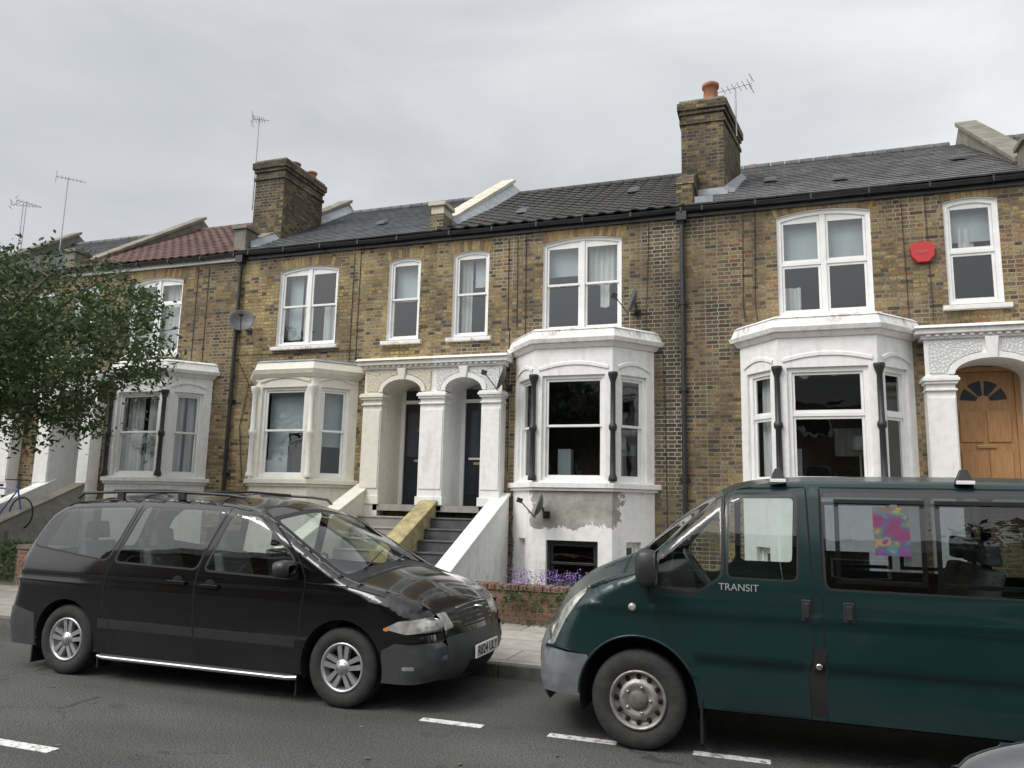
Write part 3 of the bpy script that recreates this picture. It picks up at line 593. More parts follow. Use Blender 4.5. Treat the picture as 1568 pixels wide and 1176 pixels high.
dish(-10.7,5.40); dish(-2.3,5.3,aim=(-.9,-.35,.3)); dish(-4.62,3.95,y=F-.28,r=.25,aim=(-.9,-.35,.3)); dish(-3.75,1.68,y=F-.7,r=.22,aim=(-.95,-.3,.3))
m=MB()
hx=[(2.14,5.98),(2.22,6.05),(2.42,6.05),(2.5,5.98),(2.48,5.82),(2.40,5.72),(2.24,5.72),(2.16,5.82)]
m.prism(hx,lambda p,t:(p[0],t,p[1]),F-.09,F-.002,RED); m.box(2.24,2.40,F-.095,F-.091,5.86,5.92,simple('label',(.42,.07,.06),None,.4)); m.build('alarm_bell_box',None,.012)
def aerial(x,y,z0,z1,az=0.4,n=7,ln=.8):
    m=MB(); m.cyl((x,y,z0),(x,y,z1),.018,.014,STEEL,6); d=Vector((math.cos(az),math.sin(az),0)); e=Vector((-d.y,d.x,0))
    c=Vector((x,y,z1-.06)); m.cyl(c-d*ln*.4,c+d*ln*.6,.01,.01,STEEL,5)
    for k in range(n):
        p=c+d*ln*(-.35+k*.13); s=.2-.012*k; m.cyl(p-e*s,p+e*s,.006,.006,STEEL,4)
    p=c-d*ln*.4
    for h in (-.12,.12): m.cyl(p-e*.18+Vector((0,0,h)),p+e*.18+Vector((0,0,h)),.007,.007,STEEL,4)
    m.cyl(p-Vector((0,0,.14)),p+Vector((0,0,.14)),.008,.008,STEEL,4)
    m.build('tv_aerial')
aerial(-11.85,14.7,8.6,11.0,.5,6,.4); aerial(-.58,14.9,9.0,10.1,2.9,6,.8); aerial(-20.5,16.8,9.0,11.4,.9,7,.8); aerial(-23.2,17.5,9.0,11.1,.6,7,.9); aerial(-22.4,17.0,9.0,10.9,1.2,6,.7)
fb=MB(); fb.box(-32,-21.2,15.0,23,-.1,8.6,BL); fb.hexa([(-32,15,8.6),(-21.2,15,8.6),(-21.2,23,8.6),(-32,23,8.6)],[(-32,15,9.3),(-21.2,15,8.65),(-21.2,23,8.65),(-32,23,9.3)],BL); fb.box(-32,-21.15,14.95,15.2,9.3,9.4,CEM)
pf=empty('brick_house',(-26,18,0)); fb.build('walls',pf)
# ------------------------------------------------------------------ steps & garden
st=MB()
nst=8
for k in range(nst):
    z1=1.62-.19*k; y1=F-.28-.255*k
    st.box(-5.98,-4.93,y1-.255,y1+.0,-.05,z1-.19,STEPD); st.box(-5.98,-4.93,y1-.275,y1-.0,z1-.22,z1-.188,STEPD)
    st.box(-7.5,-6.33,y1-.255,y1+.0,-.05,z1-.19,STEPL); st.box(-7.5,-6.33,y1-.275,y1-.0,z1-.22,z1-.188,STEPL)
def string(mb,x0,x1,y0,z0,y1,z1,m,cop=None,h=.05):
    mb.hexa([(x0,y1,-.05),(x1,y1,-.05),(x1,y0,-.05),(x0,y0,-.05)],[(x0,y1,z1),(x1,y1,z1),(x1,y0,z0),(x0,y0,z0)],m)
    if cop: mb.hexa([(x0-.03,y1-.03,z1-.01),(x1+.03,y1-.03,z1-.01),(x1+.03,y0,z0),(x0-.03,y0,z0)],[(x0-.03,y1-.03,z1+h),(x1+.03,y1-.03,z1+h),(x1+.03,y0,z0+h),(x0-.03,y0,z0+h)],cop)
string(st,-4.92,-4.66,F-.05,1.86,10.75,.62,WHITE,WHITE)
string(st,-6.3,-6.0,F-.30,1.70,11.4,.80,MOSS,MOSS); st.box(-6.32,-5.98,11.35,11.5,-.05,.92,MOSS)
string(st,-7.78,-7.52,F-.05,2.0,10.75,.8,CREAM,CREAM)
st.build('entrance_steps',A,.012)
gw=MB()
gw.box(-4.42,2.2,10.12,10.34,0.1,.56,BW); x=-4.45
while x<2.2: gw.box(x,x+.102,10.09+random.uniform(-.006,.006),10.37,.56,.63+random.uniform(-.006,.006),BW); x+=.112
gw.build('garden_wall',None,.006)
gw=MB(); gw.box(-12.5,-7.9,10.12,10.34,0.1,.75,BW); gw.box(-12.5,-7.87,10.09,10.37,.75,.82,CEM); gw.box(-18,-14.2,10.12,10.34,.1,.9,WHITE); gw.build('garden_wall')
s2=MB()
for k in range(nst):
    z1=1.62-.19*k; y1=F-.28-.255*k
    s2.box(-15.65,-14.9,y1-.255,y1,-.05,z1-.19,STEPL)
string(s2,-14.88,-14.6,F-.05,2.0,10.75,.8,STEPL,CEM)
string(s2,-15.95,-15.68,F-.05,2.0,10.75,.8,WHITE,WHITE)
s2.build('entrance_steps',Lh,.01)
# ------------------------------------------------------------------ ground
ASP,nt,b=newmat('asphalt'); v=coords(nt)
n1=N(nt,'ShaderNodeTexNoise'); n1.inputs['Scale'].default_value=60; n1.inputs['Detail'].default_value=4; n1.inputs['Roughness'].default_value=.7; nt.links.new(v,n1.inputs[0])
n2=N(nt,'ShaderNodeTexNoise'); n2.inputs['Scale'].default_value=.8; n2.inputs['Detail'].default_value=7; nt.links.new(coords(nt,(.5,1.6,1)),n2.inputs[0])
vo=N(nt,'ShaderNodeTexVoronoi'); vo.inputs['Scale'].default_value=70; nt.links.new(v,vo.inputs[0])
r1=ramp(nt,[(.34,(.050,.050,.051)),(.52,(.090,.090,.089)),(.66,(.18,.176,.168))]); nt.links.new(n1.outputs[0],r1.inputs[0])
r2=ramp(nt,[(.35,(.72,.72,.72)),(.65,(1.15,1.15,1.15))]); nt.links.new(n2.outputs[0],r2.inputs[0])
c=mixc(nt,r1.outputs[0],r2.outputs[0],1,'MULTIPLY')
r3=ramp(nt,[(0,(1.8,1.78,1.7)),(.3,(.85,.85,.85))]); nt.links.new(vo.outputs[0],r3.inputs[0]); c=mixc(nt,c,r3.outputs[0],1,'MULTIPLY')
vc=N(nt,'ShaderNodeTexVoronoi',feature='DISTANCE_TO_EDGE'); vc.inputs['Scale'].default_value=.55; nw=N(nt,'ShaderNodeTexNoise'); nw.inputs['Scale'].default_value=3; nw.inputs['Detail'].default_value=6; nt.links.new(v,nw.inputs[0])
va=N(nt,'ShaderNodeVectorMath',operation='MULTIPLY_ADD'); nt.links.new(nw.outputs[1],va.inputs[0]); va.inputs[1].default_value=(.5,.5,0); nt.links.new(v,va.inputs[2]); nt.links.new(va.outputs[0],vc.inputs[0])
ck=mth(nt,'MULTIPLY',mth(nt,'LESS_THAN',vc.outputs[0],.005),mth(nt,'GREATER_THAN',n2.outputs[0],.53))
c=mixc(nt,c,(.03,.03,.03),mth(nt,'MULTIPLY',ck,.7))
# oil drips and grime in the parking strip, dirt in the gutter
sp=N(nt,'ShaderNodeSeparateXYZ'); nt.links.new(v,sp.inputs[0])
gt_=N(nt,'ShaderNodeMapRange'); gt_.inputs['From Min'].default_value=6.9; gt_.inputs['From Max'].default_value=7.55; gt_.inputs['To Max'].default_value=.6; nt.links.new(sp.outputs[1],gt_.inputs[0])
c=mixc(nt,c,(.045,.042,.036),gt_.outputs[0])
pz=N(nt,'ShaderNodeTexNoise'); pz.inputs['Scale'].default_value=2.6; pz.inputs['Detail'].default_value=4; nt.links.new(v,pz.inputs[0])
pr_=ramp(nt,[(.64,0.0),(.70,.5)]); nt.links.new(pz.outputs[0],pr_.inputs[0]); c=mixc(nt,c,(.035,.035,.036),pr_.outputs[0])
nt.links.new(c,b.inputs['Base Color']); b.inputs['Roughness'].default_value=.85
bp=N(nt,'ShaderNodeBump'); bp.inputs['Strength'].default_value=.9; bp.inputs['Distance'].default_value=.008; nt.links.new(vo.outputs[0],bp.inputs['Height']); nt.links.new(bp.outputs[0],b.inputs['Normal'])
PAV,nt,b=newmat('paving'); v=coords(nt)
br=N(nt,'ShaderNodeTexBrick'); nt.links.new(v,br.inputs[0]); br.inputs['Scale'].default_value=1; br.inputs['Brick Width'].default_value=.9; br.inputs['Row Height'].default_value=.6; br.inputs['Mortar Size'].default_value=.008
br.inputs['Color1'].default_value=(.30,.285,.255,1); br.inputs['Color2'].default_value=(.40,.38,.34,1); br.inputs['Mortar'].default_value=(.1,.095,.085,1)
n1=N(nt,'ShaderNodeTexNoise'); n1.inputs['Scale'].default_value=6; n1.inputs['Detail'].default_value=8; nt.links.new(v,n1.inputs[0])
r1=ramp(nt,[(.3,(.8,.8,.8)),(.7,(1.1,1.1,1.1))]); nt.links.new(n1.outputs[0],r1.inputs[0])
nt.links.new(mixc(nt,br.outputs[0],r1.outputs[0],1,'MULTIPLY'),b.inputs['Base Color']); b.inputs['Roughness'].default_value=.85
KERB=simple('kerb_granite',(.16,.155,.145),(.09,.09,.085),.8,8,bump=.3)
SOIL=simple('garden_ground',(.10,.09,.07),(.18,.17,.15),.95,5,bump=.6)
LINE=simple('road_paint',(.74,.74,.71),(.22,.22,.215),.7,18,lo=.50,hi=.64)
def plane(name,x0,x1,y0,y1,z,m):
    k=MB(); k.add([(x0,y0,z),(x1,y0,z),(x1,y1,z),(x0,y1,z)],[(0,1,2,3)],m); return k.build(name)
plane('ground',-400,400,-400,400,-.06,SOIL)
plane('road',-80,80,-2.6,7.55,0,ASP)
k=MB(); k.box(-80,80,7.67,10.12,-.05,.12,PAV); k.build('pavement')
k=MB(); x=-30
while x<20: k.box(x+.004,x+.906,7.55,7.67,-.05,.125,KERB); x+=.91
k.build('kerb',None,.015)
k=MB(); k.box(-80,80,10.12,F+.5,-.05,.095,SOIL); k.build('front_garden_ground')
k=MB(); k.box(-80,80,-5.5,-2.72,-.05,.12,PAV); k.build('pavement')
k=MB(); k.box(-80,80,-2.72,-2.6,-.05,.125,KERB); k.build('kerb')
k=MB()
for x in (-2.73,-1.68,-.62,.45,1.5,-7.9,-8.95): k.box(x,x+.52,5.83,5.92,0.001,.004,LINE)
k.box(-5.55,-4.64,4.14,4.24,.001,.004,LINE); k.box(1.2,2.5,4.14,4.24,.001,.004,LINE)
k.build('road_markings')
# ------------------------------------------------------------------ foliage
def leafmat(name,a,b_,c_):
    m,nt,b=newmat(name)
    oi=N(nt,'ShaderNodeTexNoise'); oi.inputs['Scale'].default_value=1.6; oi.inputs['Detail'].default_value=8; oi.inputs['Roughness'].default_value=.8; nt.links.new(coords(nt),oi.inputs[0])
    r=ramp(nt,[(.35,a),(.5,b_),(.68,c_)]); nt.links.new(oi.outputs[0],r.inputs[0]); nt.links.new(r.outputs[0],b.inputs['Base Color'])
    b.inputs['Roughness'].default_value=.45; b.inputs['Specular IOR Level'].default_value=.4
    tr=N(nt,'ShaderNodeBsdfTranslucent'); nt.links.new(r.outputs[0],tr.inputs[0]); mx=N(nt,'ShaderNodeMixShader'); mx.inputs[0].default_value=.3
    out=nt.nodes['Material Output']; nt.links.new(b.outputs[0],mx.inputs[1]); nt.links.new(tr.outputs[0],mx.inputs[2]); nt.links.new(mx.outputs[0],out.inputs[0])
    return m
LEAF=leafmat('leaves',(.035,.062,.022),(.06,.10,.036),(.11,.155,.06))
LEAF2=leafmat('garden_leaves',(.03,.07,.02),(.06,.12,.03),(.12,.19,.05))
LITTER=simple('leaf_litter',(.20,.14,.06),(.10,.09,.04),.8,30)
PURP=simple('lavender',(.20,.12,.36),(.30,.2,.48),.6,30)
BARK=simple('bark',(.07,.06,.05),(.13,.115,.095),.95,9,(3,3,.5),bump=1,bsc=25)
def leaf(mb,p,s,m,d=None):
    n=Vector((random.gauss(0,1),random.gauss(0,1),random.gauss(0,1)+.8)).normalized(); a=n.orthogonal().normalized()
    a=(Matrix.Rotation(random.random()*6.28,3,n)@a); b=n.cross(a)
    l=s*random.uniform(.7,1.3); w=l*.5
    mb.add([p,p+a*l*.5+b*w*.5+n*l*.06,p+a*l,p+a*l*.5-b*w*.5+n*l*.06],[(0,1,2,3)],m)
def tree(x,y,zb,cc,rad,trunk_r,nclump,per,ls,seed,name='street_tree',thr=.0):
    random.seed(seed); P=empty(name,(x,y,0)); t=MB(); lf=MB(); cc=Vector(cc)
    fork=Vector((x+(cc.x-x)*.2,y+(cc.y-y)*.2,cc.z-rad[2]*.75))
    t.cyl((x,y,-.05),(x+.03,y,zb+.4),trunk_r*1.35,trunk_r,BARK,12); t.cyl((x+.03,y,zb+.4),fork,trunk_r,trunk_r*.8,BARK,12)
    for k in range(11):
        a=k*2.4+random.random(); e=Vector((math.cos(a)*rad[0]*random.uniform(.3,.75),math.sin(a)*rad[1]*random.uniform(.3,.75),rad[2]*random.uniform(-.3,.7)))+cc
        mid=fork.lerp(e,.5)+Vector((0,0,.25)); t.cyl(fork,mid,trunk_r*.5,trunk_r*.3,BARK,8); t.cyl(mid,e,trunk_r*.3,trunk_r*.12,BARK,6)
        for q in range(4):
            f2=e+Vector((random.uniform(-1,1)*rad[0]*.35,random.uniform(-1,1)*rad[1]*.35,random.uniform(-.6,.8)*rad[2]*.35)); t.cyl(mid.lerp(e,random.uniform(.3,1)),f2,trunk_r*.12,trunk_r*.04,BARK,5)
    for c in range(nclump):
        for _ in range(30):
            d=Vector((random.uniform(-1,1),random.uniform(-1,1),random.uniform(-1,1)))
            if .2<d.length<1.0:
                p=cc+Vector((d.x*rad[0],d.y*rad[1],d.z*rad[2]))
                nv=noise.noise(p*.8+Vector((seed,0,0)))
                if nv>thr-.14 + (d.length-.75)*.7: break
        r=random.uniform(.16,.40)
        for _ in range(per):
            q=Vector((random.gauss(0,1),random.gauss(0,1),random.gauss(0,.7)))*r*.6
            leaf(lf,p+q,ls,LEAF)
    t.build('trunk',P); lf.build('crown',P)
tree(-14.6,9.3,2.3,(-13.4,9.9,4.25),(3.75,1.9,1.9),.16,560,48,.11,11,thr=-.01)
tree(-9.5,-4.6,2.0,(-9.5,-5.2,5),(3.2,2.2,2.4),.18,260,44,.22,3); tree(6.0,-4.6,2.0,(6.0,-5.2,5.2),(3.0,2.2,2.6),.18,260,44,.22,5)
def bush(name,x0,x1,y0,y1,z0,z1,n,s,m,fl=None,nf=0):
    b=MB()
    for _ in range(n):
        px=random.uniform(x0,x1); leaf(b,Vector((px,random.uniform(y0,y1),z0+(z1-z0)*random.random()**.7*(.6+.5*noise.noise(Vector((px*2,0,0)))))),s,m)
    for _ in range(nf):
        px=random.uniform(x0,x1); pz=z1+random.uniform(-.14,.05); py=random.uniform(y0,y1)
        for k in range(4): leaf(b,Vector((px+random.uniform(-.02,.02),py,pz+k*.012)),.028,fl)
    b.build(name)
bush('lavender_plant',-3.55,-1.9,9.98,10.7,.3,.74,2000,.06,LEAF2,PURP,380)
bush('garden_shrub',-4.6,-3.6,10.5,11.2,.1,.5,500,.07,LEAF2)
bush('garden_shrub',-15.5,-12.6,10.5,11.0,.1,1.25,1500,.09,LEAF2)
bush('weeds',-4.4,-2.3,9.98,10.11,.12,.2,150,.05,LEAF2)
lt=MB()
for _ in range(190):
    if random.random()<.6: p=Vector((random.uniform(-9,4),random.uniform(7.2,7.54),.012))
    else: p=Vector((random.uniform(-9,3),random.uniform(2.6,7.2),.012))
    a=random.random()*6.28; s_=random.uniform(.012,.032); d=Vector((math.cos(a),math.sin(a),0))*s_; e=Vector((-d.y,d.x,random.uniform(-.01,.01)))*.5
    lt.add([p-d,p+e,p+d,p-e],[(0,1,2,3)],LITTER)
lt.build('fallen_leaves')
vn=MB()
for k in range(9):
    p=Vector((-4.55+random.uniform(-.1,.2),F-.02,.1))
    for j in range(14):
        q=p+Vector((random.uniform(-.05,.06),0,random.uniform(.05,.13))); vn.cyl(p,q,.006,.005,BARK,4); p=q
        if random.random()<.4: leaf(vn,p+Vector((0,-.03,0)),.06,LEAF2)
vn.build('climbing_plant')
gr=MB(); DRY=simple('dry_grass',(.28,.22,.1),None,.9)
for _ in range(120):
    x=random.uniform(2.3,3.5); z=4.66; gr.cyl((x,F-.2,z),(x+random.uniform(-.07,.07),F-.25,z+random.uniform(.05,.2)),.004,.001,DRY,3)
gr.build('weeds')
# ------------------------------------------------------------------ opposite side (reflected in glass and paint)
DP=simple('dark_pane',(.03,.03,.035),None,.1)
for i,x in enumerate((-24,-16,-8,0,8,16)):
    P=empty('brick_house',(x+4,-16,0)); o=MB(); o.box(x,x+7.96,-18,-10.5,-.05,7.0,BL); o.hexa([(x,-18,7),(x+7.96,-18,7),(x+7.96,-10.4,7),(x,-10.4,7)],[(x,-14.5,9.3),(x+7.96,-14.5,9.3),(x+7.96,-14.2,9.3),(x,-14.2,9.3)],SLATE)
    for wx in (1.2,5.0):
        for wz in (1.6,4.7): o.box(x+wx,x+wx+1.5,-10.49,-10.44,wz,wz+1.7,UPVC); o.box(x+wx+.1,x+wx+1.4,-10.44,-10.42,wz+.1,wz+1.6,DP)
    o.build('walls',P)
# ------------------------------------------------------------------ vehicles
def hermite(pts,step):
    t=[0.0]
    for a,b in zip(pts[:-1],pts[1:]): t.append(t[-1]+math.hypot(b[0]-a[0],b[1]-a[1]))
    out=[];idx=[];n=len(pts)
    def tan(i,c):
        if i==0: return (pts[1][c]-pts[0][c])/(t[1]-t[0])
        if i==n-1: return (pts[-1][c]-pts[-2][c])/(t[-1]-t[-2])
        return (pts[i+1][c]-pts[i-1][c])/(t[i+1]-t[i-1])
    for i in range(n-1):
        L=t[i+1]-t[i]; k=max(1,round(L/step)); idx.append(len(out))
        for j in range(k):
            u=j/k; h0=2*u**3-3*u*u+1;h1=u**3-2*u*u+u;h2=-2*u**3+3*u*u;h3=u**3-u*u
            p=[h0*pts[i][c]+h1*L*tan(i,c)+h2*pts[i+1][c]+h3*L*tan(i+1,c) for c in (0,1)]
            p+=[pts[i][c]*(1-u)+pts[i+1][c]*u for c in (2,3)]; out.append(p)
    idx.append(len(out)); out.append(list(pts[-1])); return out,idx
def roundpoly(pts,r,k=5):
    out=[];n=len(pts)
    for i in range(n):
        p0=Vector(pts[i-1]);p1=Vector(pts[i]);p2=Vector(pts[(i+1)%n]); a=(p0-p1);b=(p2-p1)
        rr=min(r,a.length*.45,b.length*.45); q0=p1+a.normalized()*rr;q2=p1+b.normalized()*rr
        for j in range(k+1):
            u=j/k; q=q0*(1-u)**2+p1*2*u*(1-u)+q2*u*u; out.append((q.x,q.y))
    return out
def offpoly(poly,d):
    n=len(poly); A_=sum(poly[i][0]*poly[(i+1)%n][1]-poly[(i+1)%n][0]*poly[i][1] for i in range(n)); s=1 if A_>0 else -1; out=[]
    for i in range(n):
        a=Vector(poly[i-1]);b=Vector(poly[i]);c=Vector(poly[(i+1)%n]); e1=(b-a);e2=(c-b)
        if e1.length<1e-6 or e2.length<1e-6: out.append(tuple(b)); continue
        e1.normalize();e2.normalize(); n1=Vector((e1.y,-e1.x))*s; n2=Vector((e2.y,-e2.x))*s; m=(n1+n2)
        m=m/max(.3,m.dot(m)/2) if m.length>1e-6 else n1
        out.append((b.x+m.x*d,b.y+m.y*d))
    return out
def strip(pts,w):
    l=[];r=[]
    for i,p in enumerate(pts):
        a=Vector(pts[max(0,i-1)]);b=Vector(pts[min(len(pts)-1,i+1)]); d=(b-a).normalized(); nn=Vector((-d.y,d.x))*w/2
        l.append((p[0]+nn.x,p[1]+nn.y)); r.append((p[0]-nn.x,p[1]-nn.y))
    return l+r[::-1]
def smoothline(pts,step=.05):
    o,_=hermite([(p[0],p[1],0,0) for p in pts],step); return [(p[0],p[1]) for p in o]
def dens(poly,st=.06):
    out=[]
    for k in range(len(poly)):
        a=poly[k];b=poly[(k+1)%len(poly)]; L=math.hypot(b[0]-a[0],b[1]-a[1]); m_=max(1,int(L/st))
        out+=[(a[0]+(b[0]-a[0])*j/m_,a[1]+(b[1]-a[1])*j/m_) for j in range(m_)]
    return out
def rectst(s0,s1,t0,t1,r=.05): return dens(roundpoly([(s0,t0),(s1,t0),(s1,t1),(s0,t1)],r))
def arcs(path):
    S_,id_=hermite(path,.05); ar=[0.0]
    for a,b in zip(S_[:-1],S_[1:]): ar.append(ar[-1]+math.hypot(b[0]-a[0],b[1]-a[1]))
    return lambda i,u=0: ar[id_[i]]*(1-u)+ar[id_[min(i+1,len(id_)-1)]]*u
def shell(P,yc,path,zb,W,arches,sreg,creg,paint,dark):
    S,idx=hermite(path,.05); n=len(S)
    arc=[0.0]
    for a,b in zip(S[:-1],S[1:]): arc.append(arc[-1]+math.hypot(b[0]-a[0],b[1]-a[1]))
    Nn=[]
    for i in range(n):
        a=S[max(0,i-1)];b=S[min(n-1,i+1)]; d=Vector((b[0]-a[0],b[1]-a[1])).normalized(); Nn.append(Vector((-d.y,d.x)))
    if Nn[n//2].y<0: Nn=[-q for q in Nn]
    def inset(x,z):
        m=0
        for p in S:
            r=p[2]; dx_=x-p[0]; dz_=z-p[1]
            if abs(dx_)<r and abs(dz_)<r:
                d=math.sqrt(dx_*dx_+dz_*dz_)
                if d<r:
                    u=1-d/r; g=r*(1-math.sqrt(max(0,1-u*u)))
                    if g>m: m=g
        return m
    yf=lambda x,z: W(x,z)-inset(x,z)
    outer=[(p[0],p[1]) for p in S]
    xa,xb=S[-1][0],S[0][0]; kb=int(abs(xb-xa)/.08)
    bot=[(xa+(xb-xa)*i/kb,zb) for i in range(0,kb+1)]
    if abs(S[-1][1]-zb)<.005: bot=bot[1:]
    if abs(S[0][1]-zb)<.005: bot=bot[:-1]
    outer+=bot
    pts=[Vector(p) for p in outer]; ed=[(i,(i+1)%len(outer)) for i in range(len(outer))]
    holes=[]
    for ax,az,ar in arches: holes.append([(ax+ar*math.cos(6.28318*k/48),az+ar*math.sin(6.28318*k/48)) for k in range(48)])
    for poly in holes+[r[0] for r in sreg]:
        b=len(pts); pts+=[Vector(p) for p in poly]; ed+=[(b+i,b+(i+1)%len(poly)) for i in range(len(poly))]
    for i in range(1,n-1):
        for f in (.02,.07,.16,.3,.5,.75,1.0):
            q=(S[i][0]-Nn[i].x*S[i][2]*f,S[i][1]-Nn[i].y*S[i][2]*f)
            if pip(q[0],q[1],outer): pts.append(Vector(q))
    x0=min(p[0] for p in outer);x1=max(p[0] for p in outer);z1=max(p[1] for p in outer)
    gx=x0+.03
    while gx<x1:
        gz=zb+.03
        while gz<z1:
            if pip(gx,gz,outer): pts.append(Vector((gx,gz)))
            gz+=.06
        gx+=.06
    v,e,fc,_,_,_=delaunay_2d_cdt(pts,ed,[],0,1e-5)
    mats=[paint]; faces=[];mi=[]
    for t in fc:
        ax=sum(v[i].x for i in t)/3; az=sum(v[i].y for i in t)/3
        if not pip(ax,az,outer) or any(pip(ax,az,h) for h in holes): continue
        m=paint
        for poly,mm in sreg:
            if pip(ax,az,poly): m=mm
        if m not in mats: mats.append(m)
        faces.append(t); mi.append(mats.index(m))
    ys=[yf(p.x,p.y) for p in v]; e_=.004; nor=[]
    for p,y in zip(v,ys):
        gx_=(yf(p.x+e_,p.y)-yf(p.x-e_,p.y))/(2*e_); gz_=(yf(p.x,p.y+e_)-yf(p.x,p.y-e_))/(2*e_)
        gx_=max(-15,min(15,gx_)); gz_=max(-15,min(15,gz_)); nor.append(Vector((-gx_,1,-gz_)).normalized())
    used=sorted(set(i for t in faces for i in t)); rm={u:k for k,u in enumerate(used)}
    def mk(name,vs,fs,ms,ns,mats):
        ff=[]
        for t in fs:
            a,b,c=(Vector(vs[i]) for i in t[:3]); g=(b-a).cross(c-a); s=sum((ns[i] for i in t),Vector())
            ff.append(t if g.dot(s)>=0 else t[::-1])
        me=bpy.data.meshes.new(name); me.from_pydata(vs,[],ff)
        for m in mats: me.materials.append(m)
        me.polygons.foreach_set('material_index',ms); me.polygons.foreach_set('use_smooth',[True]*len(ff)); me.update()
        me.normals_split_custom_set_from_vertices([tuple(q) for q in ns])
        o=bpy.data.objects.new(name,me); scene.collection.objects.link(o); attach(o,P)
    for sg,nm in ((-1,'body_side_near'),(1,'body_side_far')):
        vs=[(v[i].x,yc+sg*ys[i],v[i].y) for i in used]; ns=[Vector((nor[i].x,sg*nor[i].y,nor[i].z)) for i in used]
        mk(nm,vs,[tuple(rm[i] for i in t) for t in faces],mi,ns,mats)
    ye=[yf(p[0],p[1]) for p in S]
    def cmap(s,t):
        k=min(n-2,max(0,bisect.bisect_right(arc,s)-1)); u=(s-arc[k])/max(1e-9,arc[k+1]-arc[k]); u=min(1,max(0,u))
        L=lambda a,b:a*(1-u)+b*u
        nn=Nn[k].lerp(Nn[k+1],u); h=max(0,1-t*t)**1.5; c=L(S[k][3],S[k+1][3])*h
        return Vector((L(S[k][0],S[k+1][0])+nn.x*c,yc+t*L(ye[k],ye[k+1]),L(S[k][1],S[k+1][1])+nn.y*c))
    SC=.8; nt_=18; pts=[]; ed=[]; crg=[]
    for i in range(n):
        for j in range(nt_+1): pts.append(Vector((arc[i],(-1+2*j/nt_)*SC)))
    for poly,mm in creg:
        pl=[(a[0],a[1]*SC) for a in poly]
        crg.append((pl,mm)); b0=len(pts); pts+=[Vector(q) for q in pl]; ed+=[(b0+i,b0+(i+1)%len(pl)) for i in range(len(pl))]
    v,e,fc,_,_,_=delaunay_2d_cdt(pts,ed,[],0,1e-5); mats2=[paint];faces=[];mi=[]
    for t in fc:
        ax=sum(v[i].x for i in t)/3; ay=sum(v[i].y for i in t)/3
        if abs(ay)>SC or ax<0 or ax>arc[-1]: continue
        m=paint
        for poly,mm in crg:
            if pip(ax,ay,poly): m=mm
        if m not in mats2: mats2.append(m)
        faces.append(tuple(t)); mi.append(mats2.index(m))
    vs=[];ns=[]
    for p in v:
        s=min(arc[-1],max(0,p.x)); t=max(-1,min(1,p.y/SC)); c=cmap(s,t); vs.append(tuple(c))
        ds=cmap(min(arc[-1],s+.03),t)-cmap(max(0,s-.03),t); dt=cmap(s,min(1,t+.01))-cmap(s,max(-1,t-.01)); q=ds.cross(dt).normalized()
        k=min(range(n),key=lambda j:abs(arc[j]-s)); ref=Vector((Nn[k].x,0,Nn[k].y))
        if q.dot(ref)<0: q=-q
        ns.append(q)
    mk('body_top',vs,faces,mi,ns,mats2)
    l=MB()
    for ax,az,ar in arches:
        for sg in (-1,1):
            pr=[(ax+ar*math.cos(math.pi*k/20),az+ar*math.sin(math.pi*k/20)) for k in range(-2,23)]
            a=[(p[0],yc+sg*(yf(p[0],max(p[1],zb+.01))-.004),p[1]) for p in pr]; b=[(p[0],yc+sg*(W(ax,.5)-.32),p[1]) for p in pr]
            m=len(a); l.add(a+b,[(i,i+1,m+i+1,m+i) for i in range(m-1)],dark,True)
            l.add(b,[tuple(range(m))],dark)
    l.build('wheel_arch_liners',P)
    return cmap,yf
RUB=simple('rubber_trim',(.012,.012,.013),None,.5)
TYRE=simple('tyre',(.022,.022,.023),(.038,.037,.035),.8,15,bump=.3)
INT=simple('interior',(.045,.045,.05),(.07,.07,.075),.8,8)
INTL=simple('seat_cloth',(.14,.145,.15),(.09,.09,.095),.9,8)
ALLOY=simple('alloy',(.62,.63,.64),(.5,.5,.51),.3,12,metal=.75)
STEELW=simple('steel_wheel',(.42,.41,.39),(.22,.205,.18),.45,14,metal=.6)
CHR=simple('chrome',(.75,.76,.77),None,.15,metal=1)
BADGE=simple('badge_silver',(.50,.51,.51),None,.4,metal=.5)
SHUT=simple('shut_line',(.004,.004,.004),None,.9)
LAMP,nt,b=newmat('headlamp')
v=coords(nt); wv=N(nt,'ShaderNodeTexNoise'); wv.inputs['Scale'].default_value=14; nt.links.new(v,wv.inputs[0]); r=ramp(nt,[(.3,(.30,.31,.28)),(.7,(.62,.62,.57))]); nt.links.new(wv.outputs[0],r.inputs[0]); nt.links.new(r.outputs[0],b.inputs['Base Color']); b.inputs['Roughness'].default_value=.2; b.inputs['Coat Weight'].default_value=1; b.inputs['Metallic'].default_value=.35
AMBER=simple('amber_lens',(.75,.22,.02),None,.15,coat=1); REDL=simple('red_lens',(.4,.01,.01),None,.15,coat=1)
